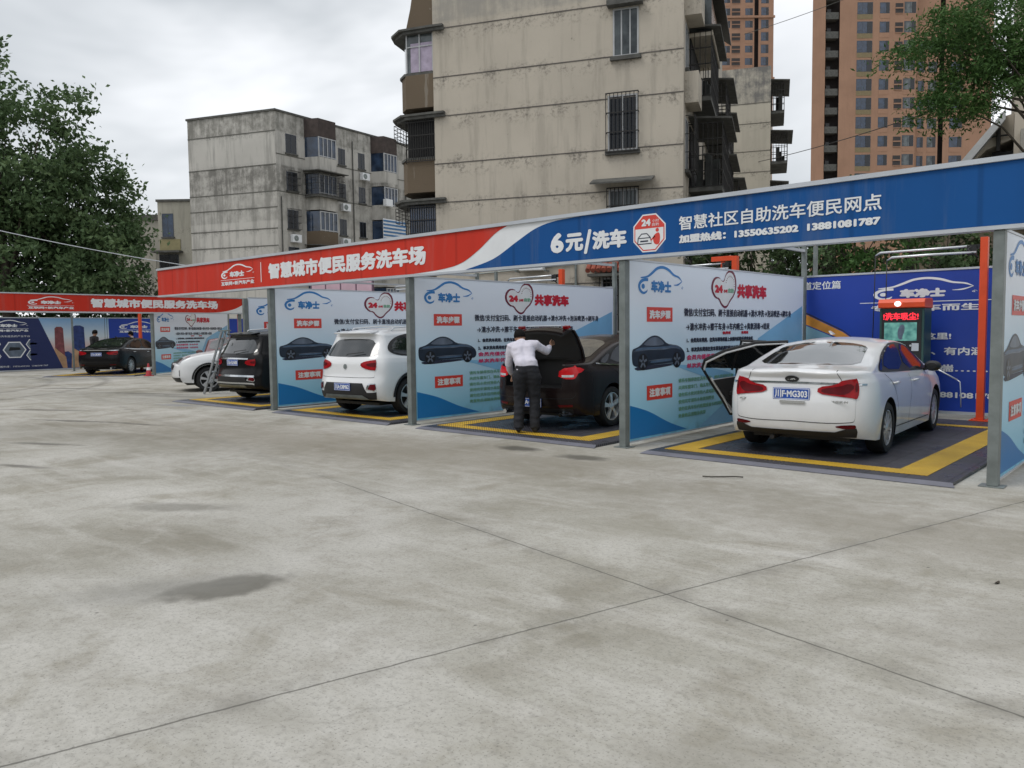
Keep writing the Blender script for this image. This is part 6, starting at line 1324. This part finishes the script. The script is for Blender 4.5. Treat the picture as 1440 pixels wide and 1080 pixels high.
# ================================================================ trees
def foliage(name, a, b_, c_):
    t = NT(name); n = t.noise(.9, 3); n2 = t.noise(9, 2); rnd = t.n('ShaderNodeObjectInfo').outputs['Random']
    c = t.ramp(t.math('ADD', t.math('MULTIPLY', n, .6), t.math('MULTIPLY', n2, .4)), [(.32, a), (.5, b_), (.68, c_)])
    t.out(c, .6, spec=.25); tr = t.n('ShaderNodeBsdfTranslucent', {'Color': c}); mixs = t.n('ShaderNodeMixShader', {0: .22}); out = [n for n in t.t.nodes if n.type == 'OUTPUT_MATERIAL'][0]
    t.t.links.new(t.b.outputs[0], mixs.inputs[1]); t.t.links.new(tr.outputs[0], mixs.inputs[2]); t.t.links.new(mixs.outputs[0], out.inputs[0]); return t.m
M['bark'] = plain('bark', (.06, .05, .038), .9, vary=.4, scale=6, bump=.5)
M['leaf_dark'] = foliage('poplar_leaves', (.045, .078, .036), (.088, .145, .062), (.16, .225, .10))
M['leaf_mid'] = foliage('acacia_leaves', (.03, .068, .018), (.055, .12, .03), (.11, .195, .052))
M['leaf_hedge'] = foliage('hedge_leaves', (.016, .03, .011), (.03, .055, .018), (.06, .09, .03))
def tree(name, label, cat, loc, rz, ells, trunk, leaf, size, clump_r, n_clumps, per, mat, seed=1, group=None, aspect=.62, limbs=True, droop=0):
    r = random.Random(seed); t = thing(name, label, cat, loc, rz, group); b = MB(); tot = sum(e[3] * e[4] * e[5] for e in ells); cents = []
    for e in ells:
        k = max(3, int(n_clumps * (e[3] * e[4] * e[5]) / tot))
        for _ in range(k):
            while True:
                v = Vector((r.uniform(-1, 1), r.uniform(-1, 1), r.uniform(-1, 1)))
                if .12 < v.length < 1: break
            v = v.normalized() * (v.length ** .45) * (r.uniform(.85, 1.12) if r.random() < .76 else r.uniform(1.1, 1.4)); cents.append(Vector((e[0] + v.x * e[3], e[1] + v.y * e[4], e[2] + v.z * e[5])))
    for c in cents:
        cr_ = clump_r * r.uniform(.55, 1.25); sx, sz = r.uniform(.7, 1.3), r.uniform(.45, .9)
        for _ in range(int(per * r.uniform(.6, 1.3))):
            v = Vector((r.gauss(0, .5) * sx, r.gauss(0, .5), r.gauss(0, .5) * sz)) * cr_; p = c + v; p.z -= droop * (v.x ** 2 + v.y ** 2)
            n = Vector((r.gauss(0, 1), r.gauss(0, 1), r.gauss(.6, .8))).normalized(); u = n.orthogonal().normalized(); u = (Matrix.Rotation(r.uniform(0, 2 * PI), 3, n) @ u); w = n.cross(u); s_ = size * r.uniform(.65, 1.3)
            q = [p - u * s_ * .5, p + w * s_ * aspect * .5 + n * s_ * .08, p + u * s_ * .6, p - w * s_ * aspect * .5 + n * s_ * .08]; b.add(q, [(0, 1, 2, 3)])
    me = bpy.data.meshes.new('crown'); me.from_pydata(b.v, [], b.f); me.update()
    for p in me.polygons: p.use_smooth = False
    mobj('crown', me, mat, t)
    if trunk:
        b = MB(); top = Vector(trunk[-1][0]); b.tube([p for p, _ in trunk], [q for _, q in trunk], 10)
        if limbs:
            for c in r.sample(cents, min(len(cents), limbs if limbs is not True else 26)):
                k = r.uniform(.35, .95); i = k * (len(trunk) - 1); a = Vector(trunk[int(i)][0]).lerp(Vector(trunk[min(int(i) + 1, len(trunk) - 1)][0]), i - int(i)); mid = a.lerp(c, .5) + Vector((r.uniform(-.3, .3), r.uniform(-.3, .3), r.uniform(.0, .5)))
                rr = trunk[-1][1] * 1.1; b.tube([a, mid, c], [rr, rr * .55, rr * .15], 6)
        b.build('trunk', M['bark'], t, smooth=True)
    return t
S38 = 38 / 1119.4
def pe(px, py, rx, ry, px0, d=38, rd=None): k = d / 1119.4; return ((px - px0) * k, 0, 1.6 + (471 - py) * k, rx * k, (rd or (rx * .8)) * k, ry * k)
tree('broadleaf_tree', 'tall dark tree with ragged top at the left edge behind the far fascia', 'tree', (-43.35, 12.32, 0), RZT,
    [pe(-10, 150, 55, 75, 10), pe(30, 135, 26, 40, 10), pe(40, 235, 85, 90, 10), pe(-60, 260, 90, 130, 10), pe(95, 170, 40, 36, 10), pe(130, 205, 24, 22, 10), pe(60, 340, 110, 90, 10, 38, 60), (0, 2.2, 3.2, 4.6, 1.0, 1.6)],
    [((0, 0, 0), .34), ((.1, .1, 3), .28), ((-.2, .2, 7), .2), ((0, 0, 12), .08)], None, .25, .85, 320, 72, M['leaf_dark'], 3)
tree('broadleaf_tree', 'dark spreading tree between the tall left tree and the beige block', 'tree', (-43.1, 15.6, 0), RZT,
    [pe(110, 300, 80, 75, 120, 40.5), pe(150, 245, 26, 18, 120, 40.5), pe(165, 330, 48, 70, 120, 40.5), pe(198, 258, 22, 12, 120, 40.5), pe(60, 370, 90, 60, 120, 40.5, 50), pe(185, 375, 28, 40, 120, 40.5), pe(120, 390, 80, 50, 120, 40.5, 45), (.3, 1.6, 3.0, 3.4, .9, 1.5)],
    [((0, 0, 0), .28), ((.1, .1, 2.5), .22), ((.1, 0, 5), .15), ((.3, 0, 8), .06)], None, .24, .8, 290, 72, M['leaf_dark'], 8)
tree('bush', 'lighter green bush over the far fascia where it meets the long one', 'bush', (-42.9, 18.4, 0), RZT, [(-.2, 0, 3.2, 1.3, .9, 1.4), (-1.6, .3, 3.0, 1.1, .8, 1.0)], [((0, 0, 0), .07), ((0, 0, 2.4), .05)], None, .13, .45, 50, 60, M['leaf_hedge'], 5)
k20 = 20 / 1119.4
def pr_(px, py, rx, ry): return ((px - 1430) * k20, 0, 1.6 + (457 - py) * k20, rx * k20, 60 * k20, ry * k20)
tree('acacia_tree', 'feathery bright green tree overhanging the blue fascia at top right', 'tree', (-3.91, 23.41, 0), RZT,
    [pr_(1395, 55, 75, 60), pr_(1345, 85, 48, 52), pr_(1280, 82, 24, 14), pr_(1310, 60, 34, 26), pr_(1425, 92, 30, 30), pr_(1345, 140, 48, 26), pr_(1312, 150, 20, 12), pr_(1480, 60, 60, 90), pr_(1375, 155, 34, 20), pr_(1318, 168, 26, 16), pr_(1262, 92, 20, 10)],
    [((1.15, .3, 0), .18), ((1.1, .3, 4.0), .15), ((.9, .2, 6.2), .11), ((.3, .1, 7.6), .08), ((-.6, 0, 8.6), .04)], None, .115, .42, 430, 62, M['leaf_mid'], 11, aspect=.36, droop=.25)
for i, (x, y, e, lab, mt) in enumerate((((-9.2), 19.6, [(0, 0, 3.3, 1.2, .9, 1.3), (-.9, .3, 3.2, .8, .8, 1.0)], 'dark shrub behind the board end left of the blue banner', 'leaf_hedge'), (-8.0, 20.6, [(0, 0, 3.3, 1.1, .9, 1.4)], 'dark shrub behind the thin grey poles', 'leaf_dark'),
        (-6.9, 20.9, [(0, 0, 3.4, 1.0, .8, 1.4)], 'mid green leafy shrub above the blue banner title', 'leaf_mid'), (-5.9, 22.6, [(0, 0, 3.5, 1.3, .9, 1.5), (1.0, .4, 3.2, .9, .8, 1.0)], 'dark shrub behind the silver spray tubes', 'leaf_dark'), (-4.9, 23.6, [(0.3, 0, 2.9, 1.1, .7, .9)], 'low shrub in front of the brown shed', 'leaf_hedge'))):
    tree('shrub', lab, 'shrub', (x, y, 0), RZT, e, [((0, 0, 0), .07), ((.05, 0, 1.4), .05), ((0, .1, 2.8), .03)], None, .15, .4, 60, 55, M[mt], 40 + i, 'shrubs behind the blue banner', .5)

# ================================================================ overhead cables
def cable(label, p, q, sag, r, mat, name='overhead_cable'):
    p, q = Vector(p), Vector(q); b = MB(); b.tube([p.lerp(q, k / 14) - Vector((0, 0, sag * 4 * (k / 14) * (1 - k / 14))) for k in range(15)], r, 6); o = b.build(name, mat, smooth=True); tag(o, label, 'cable', 'overhead cables')
cable('pale sagging cable in front of the left trees', (-36.5, 6.2, 6.6), (-28.2, 16.2, 3.9), .25, .016, M['trim'])
cable('thin cable crossing the sky gap between the towers', (-26, 50, 12.3), (-5.5, 30.5, 9.4), .35, .018, M['black'])
cable('upper thin cable slanting across the sky gap', (-27, 56, 23.0), (-12, 60, 26.5), .35, .02, M['slab'])
